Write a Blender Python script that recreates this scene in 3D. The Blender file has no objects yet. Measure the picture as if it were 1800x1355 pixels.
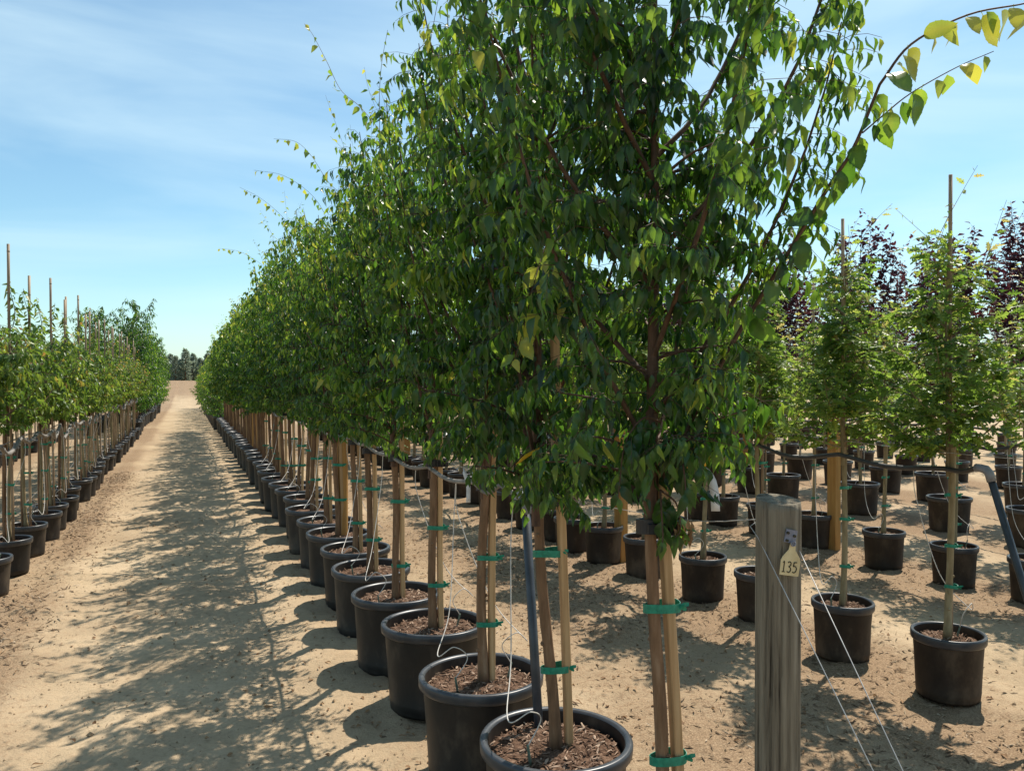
import bpy, math, random
import numpy as np
from mathutils import Vector, Matrix

# ------------------------------------------------------------------ camera, sky, sun, exposure
SC = bpy.context.scene
COL = SC.collection
YAW = math.radians(22.26)
EYE = (0.0, 0.0, 1.55)
cam_data = bpy.data.cameras.new("camera")
cam = bpy.data.objects.new("camera", cam_data)
COL.objects.link(cam)
cam_data.sensor_width = 36.0
cam_data.lens = 28.0
cam_data.clip_start = 0.05
cam_data.clip_end = 3000.0
cam.location = EYE
cam.rotation_euler = (math.radians(90 - 0.31), 0, -YAW)
SC.camera = cam

SUN_AZ = math.radians(57.0)      # from +Y (down the lane) towards +X
SUN_EL = math.radians(58.0)
world = bpy.data.worlds.new("World")
SC.world = world
world.use_nodes = True
wn = world.node_tree.nodes
wl = world.node_tree.links
wn.clear()
w_out = wn.new("ShaderNodeOutputWorld")
w_bg = wn.new("ShaderNodeBackground")
w_bg.inputs["Strength"].default_value = 0.098
sky = wn.new("ShaderNodeTexSky")
sky.sky_type = 'NISHITA'
sky.sun_disc = False
sky.sun_elevation = SUN_EL
sky.sun_rotation = SUN_AZ
sky.air_density = 1.0
sky.dust_density = 0.5
sky.ozone_density = 1.3
tc = wn.new("ShaderNodeTexCoord")
mp = wn.new("ShaderNodeMapping")
mp.inputs["Rotation"].default_value = (0.10, -0.16, 0.5)
mp.inputs["Scale"].default_value = (0.9, 1.6, 6.0)
nz = wn.new("ShaderNodeTexNoise")
nz.inputs["Scale"].default_value = 1.5
nz.inputs["Detail"].default_value = 6.0
nz.inputs["Roughness"].default_value = 0.5
nz.inputs["Distortion"].default_value = 0.6
cr = wn.new("ShaderNodeValToRGB")
cr.color_ramp.elements[0].position = 0.38
cr.color_ramp.elements[0].color = (0, 0, 0, 1)
cr.color_ramp.elements[1].position = 0.72
cr.color_ramp.elements[1].color = (0.6, 0.6, 0.6, 1)
tintn = wn.new("ShaderNodeMix")
tintn.data_type = 'RGBA'
tintn.blend_type = 'MULTIPLY'
tintn.inputs[0].default_value = 1.0
tintn.inputs[7].default_value = (0.84, 1.06, 1.03, 1)
mixn = wn.new("ShaderNodeMix")
mixn.data_type = 'RGBA'
mixn.inputs[7].default_value = (5.4, 7.0, 7.6, 1)
wl.new(tc.outputs["Generated"], mp.inputs["Vector"])
wl.new(mp.outputs["Vector"], nz.inputs["Vector"])
wl.new(nz.outputs["Fac"], cr.inputs["Fac"])
wl.new(cr.outputs["Color"], mixn.inputs[0])
wl.new(sky.outputs["Color"], tintn.inputs[6])
wl.new(tintn.outputs[2], mixn.inputs[6])
wl.new(mixn.outputs[2], w_bg.inputs["Color"])
wl.new(w_bg.outputs["Background"], w_out.inputs["Surface"])

sun_data = bpy.data.lights.new("sun", 'SUN')
sun_data.energy = 4.5
sun_data.angle = math.radians(0.53)
sun_data.color = (1.0, 0.93, 0.82)
sun = bpy.data.objects.new("sun", sun_data)
COL.objects.link(sun)
sun.location = (20, 20, 30)
sd = Vector((math.sin(SUN_AZ) * math.cos(SUN_EL), math.cos(SUN_AZ) * math.cos(SUN_EL), math.sin(SUN_EL)))
sun.rotation_euler = (-sd).to_track_quat('-Z', 'Y').to_euler()

SC.view_settings.view_transform = 'Standard'
SC.view_settings.look = 'None'
SC.view_settings.exposure = 0.62
SC.view_settings.gamma = 1.0
SC.view_settings.use_curve_mapping = False
SC.cycles.max_bounces = 8
SC.cycles.transmission_bounces = 6

# ------------------------------------------------------------------ helpers
def tag(o, label=None, cat=None, group=None, kind=None):
    if label: o["label"] = label
    if cat: o["category"] = cat
    if group: o["group"] = group
    if kind: o["kind"] = kind
    return o

def obj(name, me, parent=None, loc=None, rz=0.0):
    o = bpy.data.objects.new(name, me)
    COL.objects.link(o)
    if parent is not None: o.parent = parent
    if loc is not None: o.location = loc
    if rz: o.rotation_euler = (0, 0, rz)
    return o

def empty(name, loc):
    o = bpy.data.objects.new(name, None)
    o.empty_display_size = 0.1
    o.location = loc
    COL.objects.link(o)
    return o

class MB:
    """collects vertices, faces, per-face materials and one per-vertex value, builds one mesh"""
    def __init__(self): self.V = []; self.F = []; self.M = []; self.T = []; self.n = 0
    def add(self, V, F, m=0, t=0.5):
        V = np.asarray(V, float)
        self.V.append(V)
        self.F += [tuple(int(i) + self.n for i in f) for f in F]
        self.M += [m] * len(F)
        self.T.append(np.full(len(V), t) if np.isscalar(t) else np.asarray(t, float))
        self.n += len(V)
    def build(self, name, mats, smooth=True):
        me = bpy.data.meshes.new(name)
        V = np.concatenate(self.V) if self.V else np.zeros((0, 3))
        me.from_pydata(V.tolist(), [], self.F)
        for m in mats: me.materials.append(m)
        if any(self.M): me.polygons.foreach_set("material_index", np.array(self.M, dtype=np.int32))
        a = me.attributes.new("tint", 'FLOAT', 'POINT')
        a.data.foreach_set("value", np.concatenate(self.T).astype(np.float32))
        me.polygons.foreach_set("use_smooth", np.full(len(me.polygons), smooth))
        me.update()
        return me

def frame_of(t):
    t = t / (np.linalg.norm(t) + 1e-9)
    a = np.array([0, 0, 1.0]) if abs(t[2]) < 0.9 else np.array([1.0, 0, 0])
    u = np.cross(a, t); u /= np.linalg.norm(u)
    return u, np.cross(t, u)

def tube(mb, pts, rad, sides=6, m=0, caps=True, t=0.5, rng=None, rough=0.0):
    pts = np.asarray(pts, float)
    n = len(pts)
    rad = np.full(n, rad) if np.isscalar(rad) else np.asarray(rad, float)
    tan = np.gradient(pts, axis=0)
    u, v = frame_of(tan[0])
    ang = np.arange(sides) * 2 * math.pi / sides
    V = []
    for i in range(n):
        ti = tan[i] / (np.linalg.norm(tan[i]) + 1e-9)
        u = u - ti * np.dot(u, ti); u /= np.linalg.norm(u) + 1e-9
        v = np.cross(ti, u)
        r = rad[i] * (1 + (rough * rng.standard_normal(sides) if rough else 0))
        V.append(pts[i] + (np.cos(ang) * r)[:, None] * u + (np.sin(ang) * r)[:, None] * v)
    F = []
    for i in range(n - 1):
        for k in range(sides):
            a, b = i * sides + k, i * sides + (k + 1) % sides
            F.append((a, b, b + sides, a + sides))
    if caps:
        F.append(tuple(range(sides - 1, -1, -1)))
        F.append(tuple((n - 1) * sides + k for k in range(sides)))
    mb.add(np.concatenate(V), F, m, t)

def lathe(mb, prof, seg=40, m=0, center=(0, 0, 0), wob=None):
    ang = np.arange(seg) * 2 * math.pi / seg
    V = []
    for r, z in prof:
        rr = r * (1 + (wob(ang, z) if wob else 0))
        V.append(np.stack([np.cos(ang) * rr, np.sin(ang) * rr, np.full(seg, z)], 1) + np.array(center))
    F = []
    for i in range(len(prof) - 1):
        for k in range(seg):
            a, b = i * seg + k, i * seg + (k + 1) % seg
            F.append((a, b, b + seg, a + seg))
    mb.add(np.concatenate(V), F, m)

def box(mb, c, s, m=0, R=None, t=0.5):
    c = np.array(c, float); s = np.array(s, float) / 2
    V = np.array([(x, y, z) for x in (-1, 1) for y in (-1, 1) for z in (-1, 1)], float) * s
    if R is not None: V = V @ np.asarray(R).T
    F = [(0, 1, 3, 2), (4, 6, 7, 5), (0, 4, 5, 1), (2, 3, 7, 6), (0, 2, 6, 4), (1, 5, 7, 3)]
    mb.add(V + c, F, m, t)

def spline(pts, n):
    """Catmull-Rom through pts, n samples"""
    P = np.asarray(pts, float)
    if len(P) < 3:
        tt = np.linspace(0, 1, n)[:, None]
        return P[0] * (1 - tt) + P[-1] * tt
    Q = np.vstack([2 * P[0] - P[1], P, 2 * P[-1] - P[-2]])
    out = []
    for s in np.linspace(0, len(P) - 1 - 1e-6, n):
        i = int(s); t = s - i
        a, b, c, d = Q[i], Q[i + 1], Q[i + 2], Q[i + 3]
        out.append(0.5 * (2 * b + (c - a) * t + (2 * a - 5 * b + 4 * c - d) * t * t + (3 * b - a - 3 * c + d) * t ** 3))
    return np.array(out)

def vnoise(x, y, seed=0):
    """smooth value noise for numpy arrays"""
    xi = np.floor(x).astype(np.int64); yi = np.floor(y).astype(np.int64)
    xf = x - xi; yf = y - yi
    def h(a, b):
        n = (a * 374761393 + b * 668265263 + seed * 974711) & 0x7fffffff
        n = ((n ^ (n >> 13)) * 1274126177) & 0x7fffffff
        return ((n ^ (n >> 16)) & 0xffff) / 65535.0
    u = xf * xf * (3 - 2 * xf); v = yf * yf * (3 - 2 * yf)
    return (h(xi, yi) * (1 - u) + h(xi + 1, yi) * u) * (1 - v) + (h(xi, yi + 1) * (1 - u) + h(xi + 1, yi + 1) * u) * v

# ------------------------------------------------------------------ materials
def mat(name):
    m = bpy.data.materials.new(name)
    m.use_nodes = True
    nt = m.node_tree
    return m, nt, nt.nodes["Principled BSDF"]

def ramp(nt, stops):
    r = nt.nodes.new("ShaderNodeValToRGB")
    e = r.color_ramp.elements
    while len(e) < len(stops): e.new(0.5)
    for i, (p, c) in enumerate(stops):
        e[i].position = p; e[i].color = (*c, 1)
    return r

def noise_mat(name, stops, scale=(8, 8, 8), detail=5, rough=0.8, bump=0.3, bdist=0.004, spec=0.3, obj_rand=0.0, rough_noise=0.0, coords="Object"):
    m, nt, b = mat(name)
    t = nt.nodes.new("ShaderNodeTexCoord")
    mp = nt.nodes.new("ShaderNodeMapping"); mp.inputs["Scale"].default_value = scale
    n = nt.nodes.new("ShaderNodeTexNoise"); n.inputs["Scale"].default_value = 1.0; n.inputs["Detail"].default_value = detail
    n.inputs["Roughness"].default_value = 0.62
    nt.links.new(t.outputs[coords], mp.inputs["Vector"])
    if obj_rand:
        oi = nt.nodes.new("ShaderNodeObjectInfo")
        ad = nt.nodes.new("ShaderNodeVectorMath"); ad.operation = 'MULTIPLY_ADD'
        ad.inputs[1].default_value = (37.0, 53.0, 71.0)
        nt.links.new(oi.outputs["Random"], ad.inputs[0])
        nt.links.new(mp.outputs["Vector"], ad.inputs[2])
        nt.links.new(ad.outputs[0], n.inputs["Vector"])
    else:
        nt.links.new(mp.outputs["Vector"], n.inputs["Vector"])
    r = ramp(nt, stops)
    nt.links.new(n.outputs["Fac"], r.inputs["Fac"])
    col = r.outputs["Color"]
    if obj_rand:
        hv = nt.nodes.new("ShaderNodeHueSaturation")
        mr = nt.nodes.new("ShaderNodeMapRange")
        mr.inputs["To Min"].default_value = 1 - obj_rand; mr.inputs["To Max"].default_value = 1 + obj_rand
        nt.links.new(oi.outputs["Random"], mr.inputs["Value"])
        nt.links.new(mr.outputs[0], hv.inputs["Value"])
        nt.links.new(col, hv.inputs["Color"])
        col = hv.outputs["Color"]
    nt.links.new(col, b.inputs["Base Color"])
    b.inputs["Roughness"].default_value = rough
    b.inputs["Specular IOR Level"].default_value = spec
    if rough_noise:
        mr2 = nt.nodes.new("ShaderNodeMapRange")
        mr2.inputs["To Min"].default_value = rough - rough_noise; mr2.inputs["To Max"].default_value = rough + rough_noise
        nt.links.new(n.outputs["Fac"], mr2.inputs["Value"]); nt.links.new(mr2.outputs[0], b.inputs["Roughness"])
    if bump:
        bp = nt.nodes.new("ShaderNodeBump"); bp.inputs["Strength"].default_value = bump; bp.inputs["Distance"].default_value = bdist
        nt.links.new(n.outputs["Fac"], bp.inputs["Height"]); nt.links.new(bp.outputs[0], b.inputs["Normal"])
    return m

def leaf_mat(name, stops, tstops, trans=0.42, rough=0.42, spec=0.45):
    m, nt, b = mat(name)
    at = nt.nodes.new("ShaderNodeAttribute"); at.attribute_name = "tint"
    r1 = ramp(nt, stops); r2 = ramp(nt, tstops)
    nt.links.new(at.outputs["Fac"], r1.inputs["Fac"]); nt.links.new(at.outputs["Fac"], r2.inputs["Fac"])
    nt.links.new(r1.outputs["Color"], b.inputs["Base Color"])
    b.inputs["Roughness"].default_value = rough
    b.inputs["Specular IOR Level"].default_value = spec
    tr = nt.nodes.new("ShaderNodeBsdfTranslucent")
    nt.links.new(r2.outputs["Color"], tr.inputs["Color"])
    mx = nt.nodes.new("ShaderNodeMixShader"); mx.inputs[0].default_value = trans
    nt.links.new(b.outputs[0], mx.inputs[1]); nt.links.new(tr.outputs[0], mx.inputs[2])
    nt.links.new(mx.outputs[0], nt.nodes["Material Output"].inputs["Surface"])
    return m

M = {}
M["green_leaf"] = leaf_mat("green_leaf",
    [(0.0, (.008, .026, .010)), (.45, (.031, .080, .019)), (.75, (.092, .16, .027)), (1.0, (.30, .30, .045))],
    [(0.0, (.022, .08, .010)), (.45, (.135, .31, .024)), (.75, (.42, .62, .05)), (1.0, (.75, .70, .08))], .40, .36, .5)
M["maple_leaf"] = leaf_mat("maple_leaf",
    [(0.0, (.03, .065, .02)), (.5, (.085, .155, .035)), (.85, (.16, .22, .04)), (1.0, (.32, .19, .06))],
    [(0.0, (.07, .16, .02)), (.5, (.22, .37, .04)), (.85, (.42, .50, .06)), (1.0, (.55, .30, .07))], .40)
M["oak_leaf"] = leaf_mat("oak_leaf",
    [(0.0, (.022, .055, .016)), (.5, (.072, .148, .03)), (.85, (.17, .25, .05)), (1.0, (.34, .30, .09))],
    [(0.0, (.07, .17, .02)), (.5, (.29, .46, .055)), (.85, (.56, .68, .11)), (1.0, (.74, .62, .18))], .44)
M["plum_leaf"] = leaf_mat("plum_leaf",
    [(0.0, (.018, .008, .014)), (.6, (.045, .018, .03)), (1.0, (.10, .035, .04))],
    [(0.0, (.04, .010, .025)), (.6, (.09, .02, .04)), (1.0, (.2, .045, .05))], .25, .5, .3)
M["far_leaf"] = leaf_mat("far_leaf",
    [(0.0, (.20, .24, .19)), (1.0, (.28, .33, .24))], [(0.0, (.26, .31, .22)), (1.0, (.36, .42, .28))], .45)  # leaf colour lightened and greyed to stand in for distance haze
M["dry_leaf"] = leaf_mat("dry_leaf", [(0.0, (.18, .10, .05)), (1.0, (.35, .22, .12))], [(0.0, (.3, .16, .07)), (1.0, (.45, .28, .14))], .3, .7, .2)
M["bark"] = noise_mat("bark", [(.25, (.095, .055, .031)), (.55, (.21, .12, .066)), (.8, (.34, .23, .145))], (45, 45, 7), 6, .85, .6, .004, .2, .12)
M["young_bark"] = noise_mat("young_bark", [(.25, (.15, .11, .06)), (.55, (.26, .20, .11)), (.8, (.36, .29, .18))], (40, 40, 9), 5, .8, .4, .003, .25, .12)
M["twig_bark"] = noise_mat("twig_bark", [(.3, (.05, .028, .018)), (.7, (.13, .07, .042))], (60, 60, 20), 3, .7, .2, .001, .3)
M["stake_wood"] = noise_mat("stake_wood", [(.25, (.28, .155, .068)), (.5, (.46, .285, .138)), (.75, (.58, .395, .215))], (60, 60, 2.2), 6, .75, .35, .002, .25, .22)
M["bamboo"] = noise_mat("bamboo", [(.3, (.22, .14, .085)), (.7, (.40, .28, .17))], (50, 50, 5), 5, .6, .2, .001, .35, .2)
M["orange_timber"] = noise_mat("orange_timber", [(.2, (.26, .125, .035)), (.5, (.40, .21, .065)), (.8, (.50, .30, .11))], (38, 38, 2.0), 7, .8, .4, .003, .2, .1)
M["grey_timber"] = noise_mat("grey_timber", [(.32, (.030, .024, .018)), (.41, (.135, .112, .082)), (.58, (.225, .192, .142)), (.78, (.34, .30, .235))], (70, 70, 2.6), 12, .92, 1.0, .010, .12)
M["pot_plastic"] = noise_mat("pot_plastic", [(.34, (.010, .0095, .0095)), (.52, (.022, .018, .0155)), (.74, (.085, .066, .048))], (7, 7, 4), 6, .46, .06, .002, .32, .2, .10)
M["rim_plastic"] = noise_mat("rim_plastic", [(.3, (.026, .028, .032)), (.7, (.055, .057, .063))], (12, 12, 12), 5, .36, .05, .001, .45, .15, .08)  # same plastic as the pot; grey-blue sheen painted into the paler colour
M["pot_dusty"] = noise_mat("pot_dusty", [(.32, (.018, .012, .009)), (.52, (.040, .027, .018)), (.74, (.12, .084, .055))], (6, 6, 3.5), 6, .55, .06, .002, .22, .2, .10)
M["mulch"] = noise_mat("mulch", [(.3, (.045, .026, .018)), (.5, (.12, .07, .045)), (.72, (.25, .16, .11))], (60, 60, 60), 7, .95, 1.0, .012, .1)
M["green_tape"] = noise_mat("green_tape", [(.3, (.0, .14, .085)), (.7, (.012, .27, .17))], (60, 60, 60), 3, .45, .3, .001, .4)
M["black_rubber"] = noise_mat("black_rubber", [(.3, (.010, .010, .012)), (.7, (.022, .022, .026))], (80, 80, 80), 4, .5, .2, .001, .4)
M["hose_black"] = noise_mat("hose_black", [(.3, (.03, .03, .034)), (.7, (.06, .058, .058))], (20, 20, 20), 4, .42, .1, .001, .5)
M["hose_grey"] = noise_mat("hose_grey", [(.3, (.13, .118, .108)), (.7, (.27, .245, .22))], (18, 18, 18), 5, .6, .1, .001, .4)
M["drip_tube"] = noise_mat("drip_tube", [(.3, (.46, .42, .37)), (.7, (.62, .58, .53))], (30, 30, 30), 3, .5, 0, .001, .4)
M["emitter"] = noise_mat("emitter", [(.3, (.09, .12, .085)), (.7, (.17, .21, .15))], (60, 60, 60), 3, .5, 0, .001, .4)
M["pipe_dark"] = noise_mat("pipe_dark", [(.3, (.022, .027, .034)), (.7, (.05, .058, .07))], (14, 14, 14), 4, .38, .05, .001, .5)
M["pipe_grey"] = noise_mat("pipe_grey", [(.3, (.16, .17, .19)), (.7, (.26, .27, .29))], (30, 30, 30), 4, .5, .05, .001, .4)
M["wire"] = noise_mat("wire", [(.3, (.30, .29, .28)), (.7, (.45, .44, .42))], (60, 60, 60), 3, .45, 0, .001, .5)
M["tag_cream"] = noise_mat("tag_cream", [(.3, (.47, .36, .185)), (.7, (.60, .49, .28))], (30, 30, 30), 4, .55, .1, .001, .4)
M["tag_ink"] = noise_mat("tag_ink", [(.3, (.03, .025, .015)), (.7, (.06, .05, .03))], (60, 60, 60), 3, .7, 0, .001, .2)
M["zinc"] = noise_mat("zinc", [(.3, (.12, .12, .15)), (.7, (.22, .22, .27))], (60, 60, 60), 4, .45, .1, .001, .5)
M["white_tag"] = noise_mat("white_tag", [(.3, (.50, .51, .52)), (.7, (.64, .65, .66))], (30, 30, 30), 3, .5, 0, .001, .4)
M["yellow_tag"] = noise_mat("yellow_tag", [(.3, (.75, .36, .01)), (.7, (.85, .48, .02))], (30, 30, 30), 3, .5, 0, .001, .4)

def ground_mat():
    m, nt, b = mat("sandy_soil")
    L = nt.links.new
    t = nt.nodes.new("ShaderNodeTexCoord")
    at = nt.nodes.new("ShaderNodeAttribute"); at.attribute_name = "tint"
    n1 = nt.nodes.new("ShaderNodeTexNoise"); n1.inputs["Scale"].default_value = 0.9; n1.inputs["Detail"].default_value = 8; n1.inputs["Roughness"].default_value = .6
    n2 = nt.nodes.new("ShaderNodeTexNoise"); n2.inputs["Scale"].default_value = 26; n2.inputs["Detail"].default_value = 7; n2.inputs["Roughness"].default_value = .7
    n3 = nt.nodes.new("ShaderNodeTexNoise"); n3.inputs["Scale"].default_value = 130; n3.inputs["Detail"].default_value = 4
    for n in (n1, n2, n3): L(t.outputs["Object"], n.inputs["Vector"])
    r1 = ramp(nt, [(.3, (.32, .235, .148)), (.52, (.425, .318, .202)), (.75, (.51, .395, .262))])
    L(n1.outputs["Fac"], r1.inputs["Fac"])
    r2 = ramp(nt, [(.28, (.62, .60, .58)), (.5, (1, 1, 1)), (.75, (1.12, 1.1, 1.08))])
    L(n2.outputs["Fac"], r2.inputs["Fac"])
    mx = nt.nodes.new("ShaderNodeMix"); mx.data_type = 'RGBA'; mx.blend_type = 'MULTIPLY'; mx.inputs[0].default_value = .8
    L(r1.outputs["Color"], mx.inputs[6]); L(r2.outputs["Color"], mx.inputs[7])
    # litter: mulch crumbs trodden into the soil
    r3 = ramp(nt, [(.35, (.115, .07, .04)), (.55, (.24, .155, .092)), (.7, (.38, .27, .17))])
    L(n3.outputs["Fac"], r3.inputs["Fac"])
    ad = nt.nodes.new("ShaderNodeMath"); ad.operation = 'MULTIPLY_ADD'; ad.inputs[1].default_value = 1.5; 
    L(n2.outputs["Fac"], ad.inputs[0]); L(at.outputs["Fac"], ad.inputs[2])
    mr = nt.nodes.new("ShaderNodeMapRange"); mr.inputs["From Min"].default_value = .90; mr.inputs["From Max"].default_value = 1.4
    mr.inputs["To Max"].default_value = .8
    L(ad.outputs[0], mr.inputs["Value"])
    mx2 = nt.nodes.new("ShaderNodeMix"); mx2.data_type = 'RGBA'
    L(mr.outputs[0], mx2.inputs[0]); L(mx.outputs[2], mx2.inputs[6]); L(r3.outputs["Color"], mx2.inputs[7])
    L(mx2.outputs[2], b.inputs["Base Color"])
    b.inputs["Roughness"].default_value = .95
    b.inputs["Specular IOR Level"].default_value = .12
    a2 = nt.nodes.new("ShaderNodeMath"); a2.operation = 'MULTIPLY_ADD'; a2.inputs[1].default_value = .35
    L(n3.outputs["Fac"], a2.inputs[0]); L(n2.outputs["Fac"], a2.inputs[2])
    bp = nt.nodes.new("ShaderNodeBump"); bp.inputs["Strength"].default_value = .75; bp.inputs["Distance"].default_value = .016
    L(a2.outputs[0], bp.inputs["Height"]); L(bp.outputs[0], b.inputs["Normal"])
    return m
M["soil"] = ground_mat()

# ------------------------------------------------------------------ ground
ROWS_X = [1.10, 3.42, 5.44, 7.35, 9.1, 11.1, 13.1, 15.1]
LEFT_X = [-1.32, -3.15, -5.1]

def ground_height(X, Y):
    near = np.clip(1.4 - np.hypot(X - 1, Y - 4) / 22, 0, 1)
    fine = np.hypot(X - 1, Y - 4) < 14
    z = 0.022 * (vnoise(X * 1.3, Y * 1.3, 1) - .5) + 0.030 * (vnoise(X * 4, Y * 4, 2) - .5) * near
    z += np.where(fine, 0.019 * (vnoise(X * 11, Y * 11, 3) - .5) + 0.012 * (vnoise(X * 26, Y * 26, 4) - .5), 0)
    # wheel tracks on the lane: pressed, smooth strips with raised crumbly edges
    for c in (-0.62, 0.38):
        d = np.abs(X - c - 0.06 * np.sin(Y * .35))
        k = np.clip(1 - d / .24, 0, 1)
        z -= 0.020 * k
        z = np.where(k > 0, z * (1 - .55 * k) - .006 * k, z)
    z += 0.016 * np.exp(-((X + 0.95) / .1) ** 2) * vnoise(X * 7, Y * 5, 6)
    z += 0.010 * np.exp(-((X + 0.12) / .12) ** 2) * vnoise(X * 9, Y * 7, 7)
    # ground climbs to a low bank at the far end of the lane
    z = z + np.clip((Y - 55) / 35, 0, 1) ** 2 * 1.55 + np.clip((Y - 95) / 400, 0, 1) * 1.5
    return z

def axis(segs):
    out = []
    for a, b, s in segs: out.append(np.arange(a, b - 1e-6, s))
    out.append([segs[-1][1]])
    return np.concatenate(out)

def build_ground():
    xs = axis([(-600, -100, 100), (-100, -20, 10), (-20, -5, 1.0), (-5, -1.6, .2), (-1.6, 4.6, .032), (4.6, 12, .2), (12, 30, 2), (30, 100, 10), (100, 600, 100)])
    ys = axis([(-60, -8, 8), (-8, .6, .4), (.6, 7, .032), (7, 13, .08), (13, 30, .4), (30, 120, 3), (120, 300, 20), (300, 1500, 150)])
    X, Y = np.meshgrid(xs, ys)
    Z = ground_height(X, Y)
    nx, ny = len(xs), len(ys)
    V = np.stack([X.ravel(), Y.ravel(), Z.ravel()], 1).astype(np.float32)
    i = np.arange(nx - 1)[None, :] + (np.arange(ny - 1) * nx)[:, None]
    F = np.stack([i, i + 1, i + 1 + nx, i + nx], -1).reshape(-1, 4).astype(np.int32)
    me = bpy.data.meshes.new("ground")
    me.vertices.add(len(V)); me.vertices.foreach_set("co", V.ravel())
    me.loops.add(F.size); me.loops.foreach_set("vertex_index", F.ravel())
    me.polygons.add(len(F)); me.polygons.foreach_set("loop_start", np.arange(0, F.size, 4, dtype=np.int32))
    me.polygons.foreach_set("use_smooth", np.ones(len(F), dtype=bool))
    me.update(calc_edges=True)
    # how much mulch crumb lies in the soil (near the rows, less on the lane)
    lit = np.zeros_like(X)
    for c in ROWS_X[1:] + LEFT_X: lit = np.maximum(lit, np.exp(-((X - c + .15) / .62) ** 2) * .85)
    lit = np.maximum(lit, np.exp(-((X - 2.2) / .7) ** 2) * .62)
    lit = np.maximum(lit, np.exp(-((X - 1.1) / .3) ** 2) * .45)
    lit = np.maximum(lit, np.exp(-((X + 1.02) / .22) ** 2) * .75)
    lit = lit * (.35 + 1.0 * vnoise(X * 1.1, Y * 1.1, 11)) + .18 * vnoise(X * 3, Y * 3, 12)
    lit = np.maximum(lit, np.clip((Y - 62) / 14, 0, 1) * .7)
    a = me.attributes.new("tint", 'FLOAT', 'POINT')
    a.data.foreach_set("value", lit.ravel().astype(np.float32))
    me.materials.append(M["soil"])
    o = obj("ground", me)
    tag(o, "pale sandy soil of the nursery with the dirt lane down the middle", "ground", kind="structure")
build_ground()

def gz(x, y): return float(ground_height(np.array([float(x)]), np.array([float(y)]))[0])

# ------------------------------------------------------------------ leaves
def leaf_outline(rows, curl=.30, stalk=False, fold=.22):
    """rows of (x, halfwidth); builds a folded, drooping blade: left, centre, right per row"""
    V, F = [], []
    for x, w in rows:
        droop = -curl * x * x + .05 * math.sin(6 * x)
        if w <= 1e-4: V.append((x, 0, droop))
        else: V += [(x, -w, droop + fold * w), (x, 0, droop), (x, w, droop + fold * w)]
    idx = []; k = 0
    for x, w in rows:
        n = 1 if w <= 1e-4 else 3
        idx.append(list(range(k, k + n))); k += n
    for a, b in zip(idx[:-1], idx[1:]):
        if len(a) == 1 and len(b) == 3: F += [(a[0], b[1], b[0]), (a[0], b[2], b[1])]
        elif len(a) == 3 and len(b) == 1: F += [(a[0], a[1], b[0]), (a[1], a[2], b[0])]
        else: F += [(a[0], a[1], b[1], b[0]), (a[1], a[2], b[2], b[1])]
    if stalk:
        V += [(-.15, -.022, .035), (-.15, .022, .035), (.03, .018, .004), (.03, -.018, .004)]; F.append((k, k + 1, k + 2, k + 3))
    return np.array(V, float), F

def serrated():
    rows = [(0, 0)]
    prof = [(.05, .09), (.12, .23), (.21, .36), (.22, .39), (.34, .47), (.35, .505), (.47, .47), (.48, .50), (.60, .385), (.61, .415), (.73, .245), (.74, .27), (.86, .10), (.87, .115)]
    rows += prof + [(1.0, 0)]
    return leaf_outline(rows, .30, True)
OVATE_HI = serrated()
OVATE_MID = leaf_outline([(0, 0), (.18, .34), (.42, .50), (.72, .27), (1, 0)])
OVAL_HI = leaf_outline([(0, 0), (.05, .22), (.13, .37), (.24, .46), (.25, .485), (.40, .48), (.41, .505), (.55, .45), (.56, .475), (.70, .34), (.71, .365), (.83, .18), (.84, .20), (.93, .06), (1, 0)], .10, True, .10)
OVATE_LO = leaf_outline([(0, 0), (.4, .5), (1, 0)])
LANCE_LO = leaf_outline([(0, 0), (.35, .5), (.7, .34), (1, 0)])
def lobed(pts):
    V = [(0, 0, 0)] + [(x, y, -0.14 * x * x + .12 * abs(y)) for x, y in pts]
    mid = [(.45, 0, -.05)]
    V = V + mid
    c = len(V) - 1
    F = [(c, i, i + 1) for i in range(0, len(pts))] + [(c, len(pts), 0)]
    return np.array(V, float), F
OAK_HI = lobed([(.10, -.05), (.22, -.26), (.30, -.10), (.42, -.48), (.55, -.14), (.68, -.40), (.76, -.11), (.88, -.16), (1, 0),
                (.88, .16), (.76, .11), (.68, .40), (.55, .14), (.42, .48), (.30, .10), (.22, .26), (.10, .05)])
OAK_LO = lobed([(.3, -.12), (.42, -.46), (.58, -.12), (.74, -.30), (1, 0), (.74, .30), (.58, .12), (.42, .46), (.3, .12)])
MAPLE_LO = lobed([(.05, -.38), (.34, -.20), (.50, -.52), (.62, -.18), (1, 0), (.62, .18), (.50, .52), (.34, .20), (.05, .38)])

class Leaves:
    def __init__(self): self.P = []; self.D = []; self.N = []; self.L = []; self.W = []; self.T = []
    def add(self, P, D, N, L, W, T):
        self.P.append(P); self.D.append(D); self.N.append(N); self.L.append(L); self.W.append(W); self.T.append(T)
    def cat(self):
        for k in "PDNLWT":
            v = getattr(self, k)
            if isinstance(v, list): setattr(self, k, np.concatenate(v) if v else np.zeros((0, 3) if k in "PDN" else 0))
        if len(self.P):
            self.D /= np.linalg.norm(self.D, axis=1, keepdims=True) + 1e-9
            self.N -= self.D * np.sum(self.N * self.D, 1, keepdims=True)
            self.N /= np.linalg.norm(self.N, axis=1, keepdims=True) + 1e-9
        return self

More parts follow.
